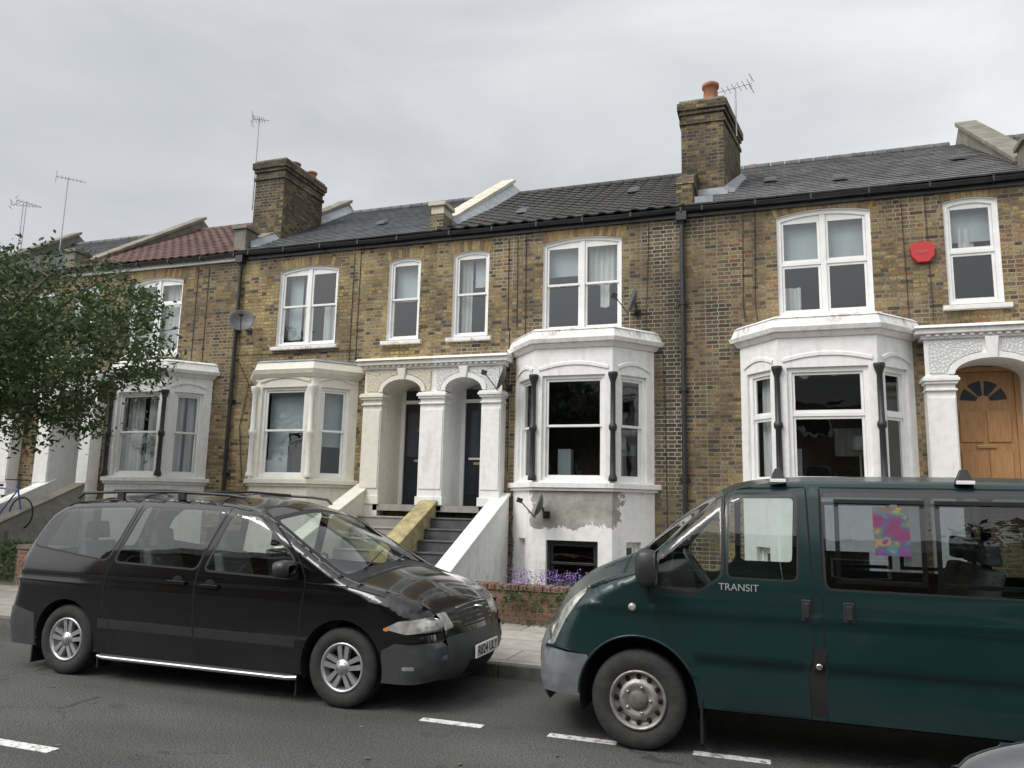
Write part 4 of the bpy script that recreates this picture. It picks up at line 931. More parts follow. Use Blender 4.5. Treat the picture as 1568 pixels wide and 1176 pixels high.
def carpaint(name,c,dust=(.12,.12,.11),amt=.03,low_=.10,rough=.22,coat=1.0,spec=.5,cr=.04):
    m,nt,b=newmat(name); v=coords(nt)
    n=N(nt,'ShaderNodeTexNoise'); n.inputs['Scale'].default_value=2.5; n.inputs['Detail'].default_value=8; nt.links.new(v,n.inputs[0])
    sp=N(nt,'ShaderNodeSeparateXYZ'); nt.links.new(v,sp.inputs[0])
    low=N(nt,'ShaderNodeMapRange'); low.inputs['From Min'].default_value=.75; low.inputs['From Max'].default_value=.2; low.inputs['To Max'].default_value=low_; nt.links.new(sp.outputs[2],low.inputs[0])
    fct=mth(nt,'MULTIPLY',n.outputs[0],mth(nt,'ADD',low.outputs[0],amt))
    nt.links.new(mixc(nt,c,dust,fct),b.inputs['Base Color']); b.inputs['Roughness'].default_value=rough
    b.inputs['Coat Weight'].default_value=coat; b.inputs['Specular IOR Level'].default_value=spec
    rr=ramp(nt,[(.35,cr),(.7,cr*3)]); nt.links.new(n.outputs[0],rr.inputs[0]); nt.links.new(rr.outputs[0],b.inputs['Coat Roughness'])
    return m
BLACKP=carpaint('black_car_paint',(.003,.003,.004),amt=.015,low_=.18,spec=.1); GREENP=carpaint('green_van_paint',(.003,.022,.022),dust=(.10,.12,.11),amt=.04,low_=.22,rough=.35,coat=.5,spec=.2,cr=.07)
SILV=carpaint('silver_car_paint',(.30,.30,.31),amt=.1,rough=.3)
GREYB=simple('grey_bumper',(.060,.063,.067),(.045,.047,.05),.5,6); GREYV=simple('grey_bumper_faded',(.16,.17,.18),(.10,.108,.115),.6,6)
MOULD=simple('side_moulding',(.030,.031,.033),(.022,.023,.024),.4,6)
YPL=simple('plate_white',(.74,.74,.70),None,.4)
HUB=simple('hub',(.09,.085,.08),(.15,.14,.13),.6,20)
def wheel(P,x,y,z,Rr,w,sg,style):
    m=MB(); c=(x,y,z)
    rim=Rr*.62 if style=='alloy' else Rr*.60
    m.lathe(c,[(rim,-w),(Rr*.9,-w),(Rr*.985,-w+.03),(Rr,-w+.05),(Rr,-.045),(Rr*.985,-.025),(Rr*.95,-.008),(Rr*.85,.006),(Rr*.72,.006),(rim+.012,-.006),(rim,-.012)],TYRE,'y',56,sg)
    for k in range(-2,3):
        m.lathe(c,[(Rr+.0008,-w/2+k*.035-.004),(Rr+.0008,-w/2+k*.035+.004)],SHUT,'y',56,sg)
    if style=='alloy':
        m.lathe(c,[(rim,-.010),(rim-.006,-.002),(rim-.02,-.006),(rim-.03,-.03),(rim-.035,-.12),(.001,-.13)],ALLOY,'y',56,sg)
        m.lathe(c,[(rim-.04,-.085),(.001,-.085)],SHUT,'y',40,sg)
        m.lathe(c,[(.001,.0),(.03,.0),(.035,-.006),(.062,-.012),(.07,-.03),(.07,-.08)],ALLOY,'y',30,sg)
        for k in range(5):
            for dlt in (-.21,.21):
                a=k*6.28318/5+.3; b_=a+dlt; a0=a+dlt*2.2
                d=Vector((math.cos(b_),0,math.sin(b_))); t=Vector((-d.z,0,d.x)); p0=Vector((x+math.cos(a0)*.045,y,z+math.sin(a0)*.045)); p1=Vector((x,y,z))+d*(rim-.018)
                q=[p0-t*.016+Vector((0,sg*-.02,0)),p1-t*.022+Vector((0,sg*-.012,0)),p1+t*.022+Vector((0,sg*-.012,0)),p0+t*.016+Vector((0,sg*-.02,0))]
                qb=[v+Vector((0,-sg*.045,0)) for v in q]; m.hexa(qb,q,ALLOY)
            a=k*6.28318/5+.3+.628; m.lathe((x+.043*math.cos(a),y-sg*.012,z+.043*math.sin(a)),[(.008,-.01),(.008,.004),(.001,.004)],SHUT,'y',8,sg)
    else:
        m.lathe(c,[(rim,-.010),(rim-.004,.004),(rim-.018,.0),(rim-.028,-.03),(rim-.04,-.05),(rim*.72,-.045),(rim*.60,-.012),(rim*.5,-.008),(rim*.42,-.02),(.001,-.02)],STEELW,'y',56,sg)
        for k in range(12):
            a=k*6.28318/12; cc=(x+rim*.76*math.cos(a),y-sg*.030,z+rim*.76*math.sin(a)); m.lathe(cc,[(.017,-.01),(.017,.003),(.001,.003)],SHUT,'y',10,sg)
        m.lathe(c,[(.001,.012),(.04,.012),(.055,.004),(.068,-.003),(.068,-.02)],HUB,'y',24,sg)
        for k in range(5):
            a=k*6.28318/5; m.lathe((x+.09*math.cos(a),y-sg*.015,z+.09*math.sin(a)),[(.012,-.01),(.012,.014),(.001,.016)],STEEL,'y',6,sg)
    m.build('wheel',P)
def seat(mb,x,y,z,dirx,m,w=.24):
    mb.hexa([(x-.22,y-w,z),(x+.25,y-w,z),(x+.25,y+w,z),(x-.22,y+w,z)],[(x-.22,y-w,z+.16),(x+.25,y-w,z+.18),(x+.25,y+w,z+.18),(x-.22,y+w,z+.16)],m)
    b=x-dirx*.24; q=x-dirx*.42
    mb.hexa([(b-.07,y-w,z+.1),(b+.07,y-w,z+.1),(b+.07,y+w,z+.1),(b-.07,y+w,z+.1)],[(q-.05,y-w*.85,z+.68),(q+.05,y-w*.85,z+.68),(q+.05,y+w*.85,z+.68),(q-.05,y+w*.85,z+.68)],m)
    mb.hexa([(q-.05,y-.13,z+.71),(q+.05,y-.13,z+.71),(q+.05,y+.13,z+.71),(q-.05,y+.13,z+.71)],[(q-.05,y-.11,z+.88),(q+.03,y-.11,z+.88),(q+.03,y+.11,z+.88),(q-.05,y+.11,z+.88)],m)
def text(P,s,loc,rot,size,mat,name):
    c=bpy.data.curves.new(name,'FONT'); c.body=s; c.size=size; c.align_x='CENTER'; c.align_y='CENTER'; c.extrude=.001
    o=bpy.data.objects.new(name,c); c.materials.append(mat); o.location=loc; o.rotation_euler=rot; scene.collection.objects.link(o); attach(o,P); return o
# ---- black people carrier
VY=6.78
mp_=[(-7.30,.26,.10,.06),(-7.38,.36,.2,.08),(-7.40,.56,.24,.10),(-7.36,.68,.24,.09),(-7.31,.78,.2,.07),(-7.28,1.0,.17,.07),(-7.20,1.18,.15,.07),(-7.04,1.46,.13,.07),(-6.93,1.57,.12,.07),(-6.75,1.625,.11,.07),(-6.2,1.66,.11,.08),(-5.5,1.675,.11,.08),(-4.95,1.65,.11,.08),(-4.58,1.595,.10,.08),(-4.36,1.51,.08,.08),(-3.95,1.29,.06,.10),(-3.56,1.075,.06,.09),(-3.42,1.02,.09,.08),(-3.10,.945,.13,.08),(-2.88,.87,.18,.07),(-2.74,.78,.24,.07),(-2.68,.69,.27,.08),(-2.66,.58,.28,.10),(-2.63,.46,.28,.11),(-2.65,.32,.26,.10),(-2.74,.24,.2,.08)]
MV=empty('black_minivan',(-4.9,VY,0))
def Wv(x,z):
    w=.945
    if z>.95: w-=.186*((z-.95)/.75)**1.35
    if z<.62: w-=.035*((.62-z)/.4)**1.5
    if x>-3.5: w-=.05*((x+3.5)/1.0)**2
    if x<-6.4: w-=.05*((-6.4-x)/1.0)**2
    w+=.006*math.exp(-((z-.86)/.025)**2)
    return w
def win(pts,m,r=.05,o=.018):
    p=roundpoly(pts,r); return [(offpoly(p,o),RUB),(p,m)]
sr=[]
sr+=[([(-3.12,.1),(-3.10,.50),(-2.98,.56),(-2.2,.58),(-2.2,.1)],GREYB),([(-6.90,.1),(-6.92,.55),(-7.6,.66),(-7.6,.1)],GREYB)]
sr+=[([(-6.10,.47),(-6.10,.555),(-5.0,.55),(-5.0,.465)],MOULD),([(-4.98,.465),(-4.98,.55),(-3.93,.545),(-3.93,.46)],MOULD)]
sr+=[(dens([(-6.12,.463),(-6.12,.470),(-3.93,.460),(-3.93,.453)]),SHUT)]
sr+=win([(-4.92,1.055),(-4.74,1.555),(-4.47,1.535),(-4.02,1.20),(-3.93,1.03)],CARG)
sr+=win([(-5.97,1.085),(-5.78,1.59),(-4.84,1.575),(-5.02,1.06)],CARG)
sr+=win([(-7.07,1.20),(-6.93,1.43),(-6.75,1.555),(-5.88,1.59),(-6.07,1.09)],CARG,.07)
for l in ([(-3.90,.24),(-3.88,.8),(-3.86,1.02),(-4.0,1.24),(-4.42,1.575)],[(-4.98,.24),(-5.0,1.0),(-4.80,1.60)],[(-6.06,.66),(-6.06,.9),(-6.0,1.1),(-5.83,1.61)],[(-6.04,.64),(-5.98,.62),(-5.95,.24)]):
    sr.append((strip(smoothline(l),.012),SHUT))
sr.append((strip([(-7.2,.86),(-6.06,.84)],.008),SHUT)); sr.append((strip([(-3.85,1.0),(-3.45,.985),(-3.10,.915)],.008),SHUT))
sr.append((roundpoly([(-3.09,.67),(-2.96,.735),(-2.5,.79),(-2.5,.645),(-2.9,.635)],.025),LAMP))
sr.append((roundpoly([(-3.09,.655),(-3.09,.675),(-3.05,.685),(-3.05,.65)],.01),AMBER))
sr.append((roundpoly([(-7.5,.80),(-7.26,.80),(-7.14,1.12),(-7.4,1.16)],.02),REDL))
sr.append((roundpoly([(-2.92,.35),(-2.82,.355),(-2.82,.385),(-2.92,.38)],.012),LAMP))
s=arcs(mp_)
cr=[([(0,-1.1),(s(3,.3),-1.1),(s(3,.3),1.1),(0,1.1)],GREYB),(rectst(s(5,.6),s(7,.8),-.82,.82,.08),CARGD)]
cr+=[(rectst(s(13,.75),s(16,.9),-.97,.97,.08),RUB),(rectst(s(14,.02),s(16,.15),-.93,.93,.08),CARG)]
cr+=[(dens([(s(17,.0),-1),(s(17,.12),-1),(s(17,.12),1),(s(17,.0),1)]),SHUT)]
cr+=[(dens([(s(21,.95),-1.1),(s(25)+.1,-1.1),(s(25)+.1,1.1),(s(21,.95),1.1)]),GREYB)]
for sg in (-1,1):
    cr.append((dens(roundpoly([(s(19,.95),sg*1.1),(s(20,.1),sg*.80),(s(21,.35),sg*.78),(s(21,.45),sg*1.1)],.02)),LAMP))
cr.append((rectst(s(20,.0),s(21,.55),-.58,.58,.05),RUB))
cr.append((rectst(s(23,.6),s(24,.4),-.50,.50,.03),SHUT))
for k in range(5):
    u=k/5; a=s(20,.0)*(1-u)+s(21,.55)*u; cr.append((dens([(a+.010,-.54),(a+.020,-.54),(a+.020,.54),(a+.010,.54)]),BLACKP if k else CHR))
cm,yf=shell(MV,VY,mp_,.24,Wv,[(-3.48,.33,.385),(-6.51,.33,.375)],sr,cr,BLACKP,SHUT)
for x in (-3.48,-6.51):
    wheel(MV,x,VY-.905,.325,.325,.21,-1,'alloy'); wheel(MV,x,VY+.905-.02,.325,.325,.21,1,'alloy')
m=MB(); m.box(-6.95,-3.05,VY-.58,VY+.58,.2,.34,SHUT); m.box(-6.1,-3.9,VY-.85,VY+.85,.26,.36,INT); m.box(-7.2,-6.1,VY-.55,VY+.55,.5,.62,INT)
m.box(-3.95,-2.95,VY-.6,VY+.6,.34,.8,SHUT)
m.hexa([(-4.05,VY-.78,.6),(-3.6,VY-.78,.6),(-3.6,VY+.78,.6),(-4.05,VY+.78,.6)],[(-3.98,VY-.75,1.02),(-3.58,VY-.72,1.04),(-3.58,VY+.72,1.04),(-3.98,VY+.75,1.02)],INT)
for yy in (-.4,.4): seat(m,-4.65,VY+yy,.5,1,INTL); seat(m,-5.5,VY+yy,.5,1,INTL); seat(m,-6.35,VY+yy,.55,1,INTL)
m.build('interior',MV,.02)
m=MB(); m.M=Matrix.Translation((-4.12,VY-.38,1.05))@Matrix.Rotation(R(-62),4,'Y'); m.lathe((0,0,0),[(.17,0),(.185,.012),(.17,.024),(.155,.012),(.17,0)],INT,'z',24); m.build('steering_wheel',MV)
m=MB()
for sg in (-1,1):
    yy=VY+sg*.93; m.tube([(-6.08,yy+sg*-.02,.21),(-6.0,yy,.205),(-3.98,yy,.205),(-3.9,yy-sg*.02,.21)],.018,CHR,10); m.box(-6.05,-3.93,yy-sg*.12 if sg>0 else yy+.01,yy-.01 if sg>0 else yy+.12,.19,.235,GREYB)
    ry=VY+sg*.70
    m.tube([(-6.75,ry,1.665),(-6.68,ry,1.715),(-6.2,ry,1.735),(-5.5,ry,1.745),(-4.9,ry,1.725),(-4.72,ry,1.705),(-4.66,ry,1.655)],.014,BLKP,8)
    for x,zz in ((-6.2,1.69),(-5.45,1.70)): m.box(x-.04,x+.04,ry-.015,ry+.015,zz-.03,zz+.04,BLKP)
for x in (-6.3,-5.2): m.tube([(x,VY-.70,1.745),(x,VY,1.765),(x,VY+.70,1.745)],.012,BLKP,8)
m.build('roof_rails',MV)
def mirror(P,x,y,z,w,h,dx_,m1,sg=-1,arm=.16):
    m=MB(); pts=[]; f=lambda u:math.copysign(abs(u)**.6,u)
    for i,(xx,sc_) in enumerate(((-.5,.5),(-.42,.82),(-.2,1),(.2,.98),(.42,.9),(.5,.85))):
        for q in range(12):
            a=6.28318*q/12; ca,sa=math.cos(a),math.sin(a)
            pts.append((x+dx_*xx*-.14,y+f(ca)*w/2*sc_,z+f(sa)*h/2*sc_))
    fs=[(i*12+q,i*12+(q+1)%12,(i+1)*12+(q+1)%12,(i+1)*12+q) for i in range(5) for q in range(12)]
    m.add(pts,fs+[tuple(range(12)),tuple(range(71,59,-1))],m1,True)
    m.hexa([(x-.05,y,z-h*.45),(x+.05,y,z-h*.45),(x+.05,y-sg*arm,z-h*.5),(x-.05,y-sg*arm,z-h*.5)],[(x-.04,y,z-h*.2),(x+.04,y,z-h*.2),(x+.04,y-sg*arm,z-h*.15),(x-.04,y-sg*arm,z-h*.15)],m1)
    m.build('door_mirror',P)
mirror(MV,-4.0,VY-1.03,1.11,.22,.15,1,BLKP); mirror(MV,-4.0,VY+1.03,1.11,.22,.15,1,BLKP,1)
m=MB()
for x,z in ((-5.2,.93),(-4.84,.915)):
    y=VY-yf(x,z); m.box(x-.1,x+.1,y-.03,y-.012,z-.016,z+.016,BLACKP); m.lathe((x,y-.001,z),[(.001,.004),(.05,.004),(.062,0)],SHUT,'y',16,-1)
    m.box(x-.1,x-.07,y-.02,y+.01,z-.014,z+.014,BLACKP); m.box(x+.07,x+.1,y-.02,y+.01,z-.014,z+.014,BLACKP)
for (a,b) in (((-3.50,VY-.55,1.11),(-3.68,VY+.1,1.23)),((-3.48,VY+.05,1.15),(-3.66,VY+.62,1.21))): m.cyl(a,b,.009,.006,BLKP,6)
m.build('handles_and_wipers',MV,.006)
m=MB(); m.M=Matrix.Translation((-2.515,VY-.03,.43)); m.box(-.012,.006,-.26,.26,-.056,.056,YPL); m.build('number_plate',MV,.003)
text(MV,'R824 ULY',(-2.507,VY-.03,.43),(R(90),0,R(90)),.115,SHUT,'number_plate_text')
m=MB(); m.lathe((-2.63,VY,.775),[(.001,0),(.04,0),(.045,.012),(.001,.02)],CHR,'z',16); m.box(-7.53,-7.515,VY-.26,VY+.26,.8,.9,YPL); m.build('badge_and_rear_plate',MV)
m=MB(); m.box(-3.92,-3.905,VY-.9,VY-.72,.06,.3,RUB); m.box(-6.93,-6.915,VY-.9,VY-.72,.08,.3,RUB); m.box(-6.10,-6.085,VY-.9,VY-.75,.1,.3,RUB); m.build('mud_flaps',MV)
# ---- green van
TY=6.70
tp=[(2.86,.36,.06,.02),(2.92,.5,.1,.03),(2.94,1.0,.1,.04),(2.92,1.5,.1,.04),(2.86,1.80,.11,.05),(2.76,1.885,.12,.06),(2.5,1.905,.12,.06),(1.5,1.92,.12,.06),(.4,1.915,.12,.06),(-.08,1.895,.12,.06),(-.34,1.82,.09,.08),(-.62,1.60,.08,.12),(-.95,1.31,.08,.13),(-1.06,1.235,.10,.12),(-1.32,1.13,.14,.12),(-1.50,1.02,.18,.13),(-1.61,.88,.22,.15),(-1.68,.72,.25,.17),(-1.74,.62,.28,.18),(-1.78,.50,.28,.18),(-1.77,.34,.26,.17),(-1.70,.24,.18,.14)]
VN=empty('green_van',(.5,TY,0))
def Wt(x,z):
    w=.985
    if z>1.15: w-=.15*((z-1.15)/.77)**1.3
    u=min(1,max(0,(.70-z)/.05)); w-=.022*u*u*(3-2*u)*(1 if x>-.6 else 0)
    if z<.5: w-=.03*((.5-z)/.25)**1.5
    if x<-.9: w-=.05*((-.9-x)/.9)**2
    w+=.010*math.exp(-((z-.98)/.03)**2)
    return w
sr=[]
sr+=[([(-1.26,.1),(-1.26,.50),(-1.36,.63),(-1.9,.645),(-1.9,.1)],GREYV)]
sr+=win([(-.84,1.14),(-.83,1.34),(-.43,1.79),(-.39,1.80),(-.40,1.24),(-.58,1.115)],CARG,.05,.02)
sr+=win([(-.35,1.235),(-.335,1.805),(.125,1.815),(.10,1.235)],CARG,.04,.012)
sr+=win([(.29,1.19),(.28,1.83),(1.62,1.84),(1.62,1.19)],CARGD,.05,.012)
sr+=win([(1.70,1.19),(1.70,1.84),(2.70,1.83),(2.74,1.19)],CARGD,.05,.012)
for l in ([(-.60,.60),(-.78,.80),(-.88,1.0),(-.90,1.16),(-.87,1.36),(-.44,1.845)],[(.17,.34),(.16,.6),(.20,.85),(.20,1.2),(.18,1.86)],[(.27,.30),(.26,.62),(.27,1.86)],[(1.66,.36),(1.66,1.86)]):
    sr.append((strip(smoothline(l),.012),SHUT))
sr.append((strip([(-.40,.345),(.17,.345)],.012),SHUT)); sr.append((strip([(-.44,1.845),(.18,1.868)],.012),SHUT)); sr.append((strip([(.27,1.868),(1.66,1.868)],.012),SHUT))
sr.append((roundpoly([(.175,.36),(.165,.60),(.205,.80),(.275,.80),(.265,.36)],.01),RUB))
sr.append((roundpoly([(-1.34,1.115),(-1.46,1.09),(-1.60,.93),(-1.9,.74),(-1.9,.66),(-1.64,.66),(-1.54,.86)],.03),LAMP))
sr.append((strip(smoothline([(-1.0,1.22),(-1.25,1.14),(-1.38,1.09)]),.01),SHUT))
s=arcs(tp)
cr=[(rectst(s(9,.85),s(12,.85),-.97,.97,.08),RUB),(rectst(s(10,.15),s(12,.2),-.93,.93,.08),CARG),(rectst(s(2,.4),s(3,.95),-.8,.8,.06),CARGD)]
cr+=[(dens([(s(13,.15),-1),(s(13,.25),-1),(s(13,.25),1),(s(13,.15),1)]),SHUT)]
cr+=[(dens([(s(17,.8),-1.1),(s(21)+.1,-1.1),(s(21)+.1,1.1),(s(17,.8),1.1)]),GREYV)]
for sg in (-1,1): cr.append((dens(roundpoly([(s(15,.2),sg*1.1),(s(15,.7),sg*.80),(s(17,.5),sg*.62),(s(17,.6),sg*1.1)],.02)),LAMP))
cr.append((rectst(s(16,.0),s(17,.5),-.52,.52,.05),RUB)); cr.append((rectst(s(18,.7),s(19,.7),-.5,.5,.03),RUB))
cm2,yt=shell(VN,TY,tp,.335,Wt,[(-.99,.36,.425),(1.94,.36,.425)],sr,cr,GREENP,SHUT)
for x in (-.99,1.94): wheel(VN,x,TY-.945,.342,.342,.22,-1,'steel'); wheel(VN,x,TY+.93,.342,.342,.22,1,'steel')
m=MB(); m.box(-1.4,2.8,TY-.6,TY+.6,.24,.4,SHUT); m.box(-.55,1.5,TY-.92,TY+.92,.36,.44,INT); m.box(-1.45,-.9,TY-.6,TY+.6,.4,1.0,SHUT)
m.hexa([(-1.0,TY-.85,.8),(-.72,TY-.85,.8),(-.72,TY+.85,.8),(-1.0,TY+.85,.8)],[(-1.0,TY-.82,1.22),(-.78,TY-.82,1.24),(-.78,TY+.82,1.24),(-1.0,TY+.82,1.22)],INT)
for yy in (-.5,.1,.55): seat(m,-.15,TY+yy,.7,-1,INTL)
for yy in (-.5,0,.5): seat(m,.95,TY+yy,.65,-1,INTL); seat(m,1.9,TY+yy,.65,-1,INTL)
m.build('interior',VN,.02)
m=MB(); m.M=Matrix.Translation((-.60,TY-.5,1.22))@Matrix.Rotation(R(55),4,'Y'); m.lathe((0,0,0),[(.19,0),(.205,.012),(.19,.024),(.175,.012),(.19,0)],INT,'z',24); m.cyl((-.19,0,.01),(.19,0,.01),.02,.02,INT,6); m.build('steering_wheel',VN)
mirror(VN,-.90,TY-1.12,1.28,.16,.27,-1,BLKP); mirror(VN,-.90,TY+1.12,1.28,.16,.27,-1,BLKP,1)
m=MB()
for x,z,w_,h_ in ((.155,1.04,.03,.07),(.42,1.04,.035,.065)):
    y=TY-yt(x,z); m.box(x-w_,x+w_,y-.012,y+.01,z-h_,z+h_,BLKP); m.box(x-w_*.5,x+w_*.6,y-.03,y-.013,z-h_*.7,z+h_*.7,BLKP)
x,z=.225,.68; y=TY-yt(x,z); m.lathe((x,y,z),[(.001,.012),(.014,.012),(.022,.008),(.022,0)],CHR,'y',14,-1)
x,z=-1.02,.99; y=TY-yt(x,z); m.lathe((x,y,z),[(.001,.02),(.02,.018),(.03,.006),(.03,0)],LAMP,'y',14,-1)
for ax in (-.99,1.94):
    pr=[(ax+.43*math.cos(math.pi*k/24),.36+.43*math.sin(math.pi*k/24)) for k in range(0,25)]
    m.tube([(p[0],TY-yt(p[0],max(p[1],.345))+.004,p[1]) for p in pr],.010,GREENP,8)
m.box(-.555,-.535,TY-.96,TY-.72,.10,.40,RUB)
for (a,b) in (((-1.02,TY-.6,1.36),(-.92,TY+.1,1.46)),((-1.02,TY+.1,1.39),(-.92,TY+.7,1.42))): m.cyl(a,b,.01,.007,BLKP,6)
for sgn in (-1,1):
    yy=TY+sgn*.86
    for (xa_,xb_) in ((.36,.92),(.98,1.56)):
        m.box(xa_,xb_,yy-.01,yy+.01,1.22,1.25,BLKP); m.box(xa_,xb_,yy-.03,yy-.01,1.76,1.79,BLKP)
        m.box(xa_,xa_+.03,yy-.02,yy,1.25,1.76,BLKP); m.box(xb_-.03,xb_,yy-.02,yy,1.25,1.76,BLKP)
for x in (0.0,1.18):
    for sg in (-1,1):
        yy=TY+sg*.80
        m.hexa([(x-.06,yy-.04,1.90),(x+.06,yy-.04,1.90),(x+.06,yy+.04,1.90),(x-.06,yy+.04,1.90)],[(x-.02,yy-.02,2.0),(x+.02,yy-.02,2.0),(x+.02,yy+.02,2.0),(x-.02,yy+.02,2.0)],BLKP)
        m.box(x-.055,x+.055,yy-.06,yy-.041,1.90,1.925,UPVC)
m.build('trim_and_roof_bars',VN,.005)
x,z=-.2,1.165; text(VN,'TRANSIT',(x-.08,TY-yt(x,z)-.004,z),(R(90),0,0),.068,BADGE,'door_badge')
PO,nt,b=newmat('poster_print'); v=coords(nt)
sp=N(nt,'ShaderNodeSeparateXYZ'); nt.links.new(v,sp.inputs[0])
nn=N(nt,'ShaderNodeTexNoise'); nn.inputs['Scale'].default_value=11; nn.inputs['Detail'].default_value=3; nt.links.new(v,nn.inputs[0])
r=ramp(nt,[(.3,(.13,.015,.09)),(.42,(.16,.02,.06)),(.48,(.02,.07,.17)),(.55,(.03,.16,.10)),(.61,(.30,.20,.03)),(.68,(.06,.03,.16))],'CONSTANT'); nt.links.new(nn.outputs[0],r.inputs[0])
zr=N(nt,'ShaderNodeMapRange'); zr.inputs['From Min'].default_value=1.42; zr.inputs['From Max'].default_value=1.74; nt.links.new(sp.outputs[2],zr.inputs[0])
bgp=ramp(nt,[(0,(.03,.02,.15)),(.12,(.03,.06,.19)),(.18,(.12,.02,.09)),(.8,(.17,.02,.08)),(.88,(.20,.18,.08))]); nt.links.new(zr.outputs[0],bgp.inputs[0])
nt.links.new(mixc(nt,bgp.outputs[0],r.outputs[0],.65),b.inputs['Base Color']); b.inputs['Roughness'].default_value=.5
m=MB(); y=TY-yt(.72,1.6)-.006; y2=TY-yt(.72,1.75)-.006; y1_=TY-yt(.72,1.42)-.006
m.hexa([(.60,y1_,1.42),(.82,y1_,1.42),(.82,y1_+.003,1.42),(.60,y1_+.003,1.42)],[(.60,y2,1.74),(.82,y2,1.74),(.82,y2+.003,1.74),(.60,y2+.003,1.74)],PO); m.build('window_poster',VN)
# ---- silver hatchback whose nose pokes in at bottom right
SY=3.06; ox=-.30
hp_=[(4.75,.3,.1,.05),(4.82,.5,.15,.06),(4.80,.8,.15,.06),(4.72,.98,.12,.06),(4.45,1.30,.1,.06),(4.2,1.40,.1,.06),(3.4,1.44,.1,.06),(2.8,1.38,.09,.07),(2.45,1.20,.07,.09),(2.0,.96,.07,.09),(1.8,.90,.1,.07),(1.25,.82,.16,.07),(.98,.74,.22,.07),(.90,.62,.25,.09),(.86,.48,.25,.11),(.88,.32,.22,.1),(.96,.22,.15,.06)]
hp_=[(p[0]+ox,p[1],p[2],p[3]) for p in hp_]
SC_=empty('silver_car',(2.5,SY,0))
def Ws(x,z):
    x-=ox; w=.86
    if z>.85: w-=.2*((z-.85)/.6)**1.3
    if z<.5: w-=.03*((.5-z)/.3)**1.5
    if x<1.7: w-=.05*((1.7-x)/.9)**2
    return w
O=lambda L:[(a+ox,b) for a,b in L]
sr=win(O([(2.15,.93),(2.75,1.30),(3.25,1.35),(3.25,.93)]),CARG,.04)+win(O([(3.35,.93),(3.35,1.35),(4.1,1.32),(4.4,1.0),(4.3,.93)]),CARG,.04)
sr+=[(roundpoly(O([(1.2,.70),(.98,.70),(.7,.64),(.7,.54),(1.1,.57)]),.02),LAMP)]
s=arcs(hp_)
cr=[(rectst(s(7,.3),s(9,.8),-.93,.93,.06),CARG),(rectst(s(13,0),s(13,.8),-.5,.5,.03),RUB)]
for sg in (-1,1): cr.append((dens(roundpoly([(s(12,.3),sg*1.1),(s(12,.5),sg*.7),(s(13,.6),sg*.7),(s(13,.6),sg*1.1)],.02)),LAMP))
shell(SC_,SY,hp_,.22,Ws,[(1.62+ox,.31,.36),(4.05+ox,.31,.36)],sr,cr,SILV,SHUT)
for x in (1.62+ox,4.05+ox): wheel(SC_,x,SY-.82,.30,.30,.19,-1,'alloy'); wheel(SC_,x,SY+.82,.30,.30,.19,1,'alloy')
m=MB(); m.box(1.2+ox,4.5+ox,SY-.5,SY+.5,.2,.34,SHUT); m.box(2.0+ox,4.4+ox,SY-.75,SY+.75,.3,.8,INT); m.box(1.1+ox,1.95+ox,SY-.45,SY+.45,.34,.62,SHUT); m.build('interior',SC_)
# ------------------------------------------------------------------ bicycle
bk=MB(); BLUE=simple('blue_frame',(.03,.05,.30),None,.3,coat=1); bx,by,bz=-15.25,11.9,.95
def ring(c,r,t,m): bk.lathe(c,[(r-t,0),(r,t),(r+t,0),(r,-t),(r-t,0)],m,'y',28)
for dx_ in (-.52,.52):
    ring((bx+dx_,by,bz+.34),.32,.02,TYRE)
    for k in range(10): a=k*.628; bk.cyl((bx+dx_,by,bz+.34),(bx+dx_+.31*math.cos(a),by,bz+.34+.31*math.sin(a)),.002,.002,STEEL,3)
J=dict(r=(bx-.52,by,bz+.34),f=(bx+.52,by,bz+.34),bb=(bx-.1,by,bz+.3),st=(bx-.25,by,bz+.85),hd=(bx+.36,by,bz+.82),hb=(bx+.33,by,bz+1.0))
for a,b in (('r','bb'),('r','st'),('bb','st'),('st','hd'),('bb','hd'),('hd','f'),('hd','hb')): bk.cyl(J[a],J[b],.018,.016,BLUE,8)
bk.cyl((bx+.33,by-.28,bz+1.02),(bx+.33,by+.28,bz+1.02),.012,.012,BLKP,6); bk.box(bx-.38,bx-.14,by-.06,by+.06,bz+.88,bz+.93,BLKP)
bk.build('bicycle')
k=MB(); k.box(-16.0,-14.5,11.5,12.3,.09,.95,STEPL)
k.build('bike_landing',Lh)
# ------------------------------------------------------------------ world, sun, camera
sd=Vector((-.45,-.62,.85)).normalized(); el=math.asin(sd.z); azr=math.atan2(sd.x,sd.y)
w=bpy.data.worlds.new('World'); scene.world=w; w.use_nodes=True; nt=w.node_tree; bg=nt.nodes['Background']; bg.inputs[1].default_value=.1
sk=N(nt,'ShaderNodeTexSky'); sk.sky_type='NISHITA'; sk.sun_disc=False; sk.sun_elevation=el; sk.sun_rotation=azr; sk.air_density=1; sk.dust_density=4
tc=N(nt,'ShaderNodeTexCoord'); d=tc.outputs['Generated']
mp=N(nt,'ShaderNodeMapping'); mp.inputs['Scale'].default_value=(1,1,2.8); nt.links.new(d,mp.inputs[0])
n1=N(nt,'ShaderNodeTexNoise'); n1.inputs['Scale'].default_value=1.9; n1.inputs['Detail'].default_value=9; n1.inputs['Roughness'].default_value=.54; n1.inputs['Distortion'].default_value=.35; nt.links.new(mp.outputs[0],n1.inputs[0])
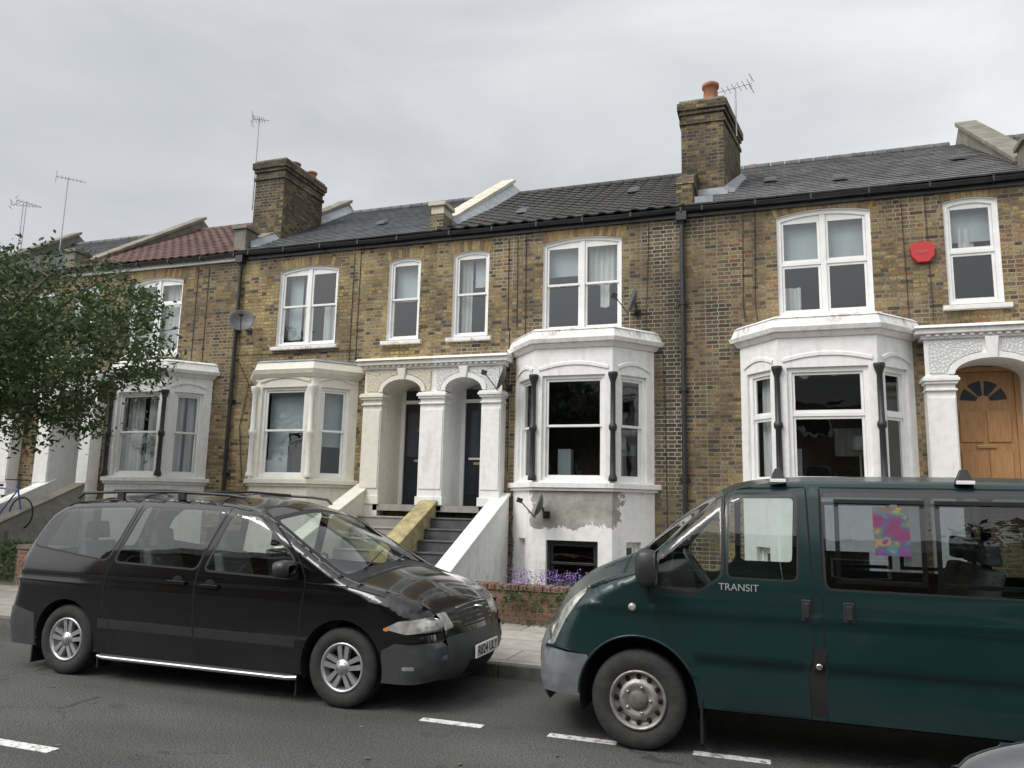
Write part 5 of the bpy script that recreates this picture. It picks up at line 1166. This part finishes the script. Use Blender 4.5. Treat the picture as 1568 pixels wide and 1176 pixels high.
def dot(vec):
    q=N(nt,'ShaderNodeVectorMath',operation='DOT_PRODUCT'); nt.links.new(d,q.inputs[0]); q.inputs[1].default_value=vec; return q.outputs['Value']
low=Vector((.50,.84,.22)).normalized()
f1=mth(nt,'POWER',mth(nt,'MAXIMUM',dot(low),0),6.0)
fac=mth(nt,'ADD',mth(nt,'MULTIPLY',n1.outputs[0],.95),mth(nt,'MULTIPLY',f1,.44))
r=ramp(nt,[(.28,(5.2,5.5,5.85)),(.48,(6.5,6.72,7.0)),(.70,(8.2,8.35,8.5)),(.88,(10,10,10))]); nt.links.new(fac,r.inputs[0])
cl=mixc(nt,r.outputs[0],sk.outputs[0],.06)
gl=mth(nt,'POWER',mth(nt,'MAXIMUM',dot(tuple(sd)),0),3.0)
gc=N(nt,'ShaderNodeCombineColor')
for i,k_ in enumerate((19,18.6,17.8)): nt.links.new(mth(nt,'MULTIPLY',gl,k_),gc.inputs[i])
nt.links.new(mixc(nt,cl,gc.outputs[0],1.0,'ADD'),bg.inputs[0])
sl=bpy.data.lights.new('sun','SUN'); sl.energy=1.5; sl.angle=R(22); sl.color=(1,.97,.93); so=bpy.data.objects.new('sun',sl); scene.collection.objects.link(so); so.rotation_euler=(-sd).to_track_quat('-Z','Y').to_euler(); so.location=(0,-5,15)
pitch=R(8.9);yaw=R(19.1);roll=R(1.33)
fw0=Vector((-math.sin(yaw),math.cos(yaw),0)); rt0=Vector((math.cos(yaw),math.sin(yaw),0)); up0=Vector((0,0,1))
fw=fw0*math.cos(pitch)+up0*math.sin(pitch); up=up0*math.cos(pitch)-fw0*math.sin(pitch)
c_,s_=math.cos(roll),math.sin(roll); rx=rt0*c_+up*s_; ux=-rt0*s_+up*c_
cd=bpy.data.cameras.new('camera'); co=bpy.data.objects.new('camera',cd); scene.collection.objects.link(co)
M=Matrix((rx,ux,-fw)).transposed().to_4x4(); M.translation=Vector((0,0,1.7)); co.matrix_world=M
cd.sensor_width=36; cd.lens=36*1178/1568; cd.clip_end=1500; cd.clip_start=.05; scene.camera=co
scene.view_settings.view_transform='Standard'; scene.view_settings.look='None'; scene.view_settings.exposure=0
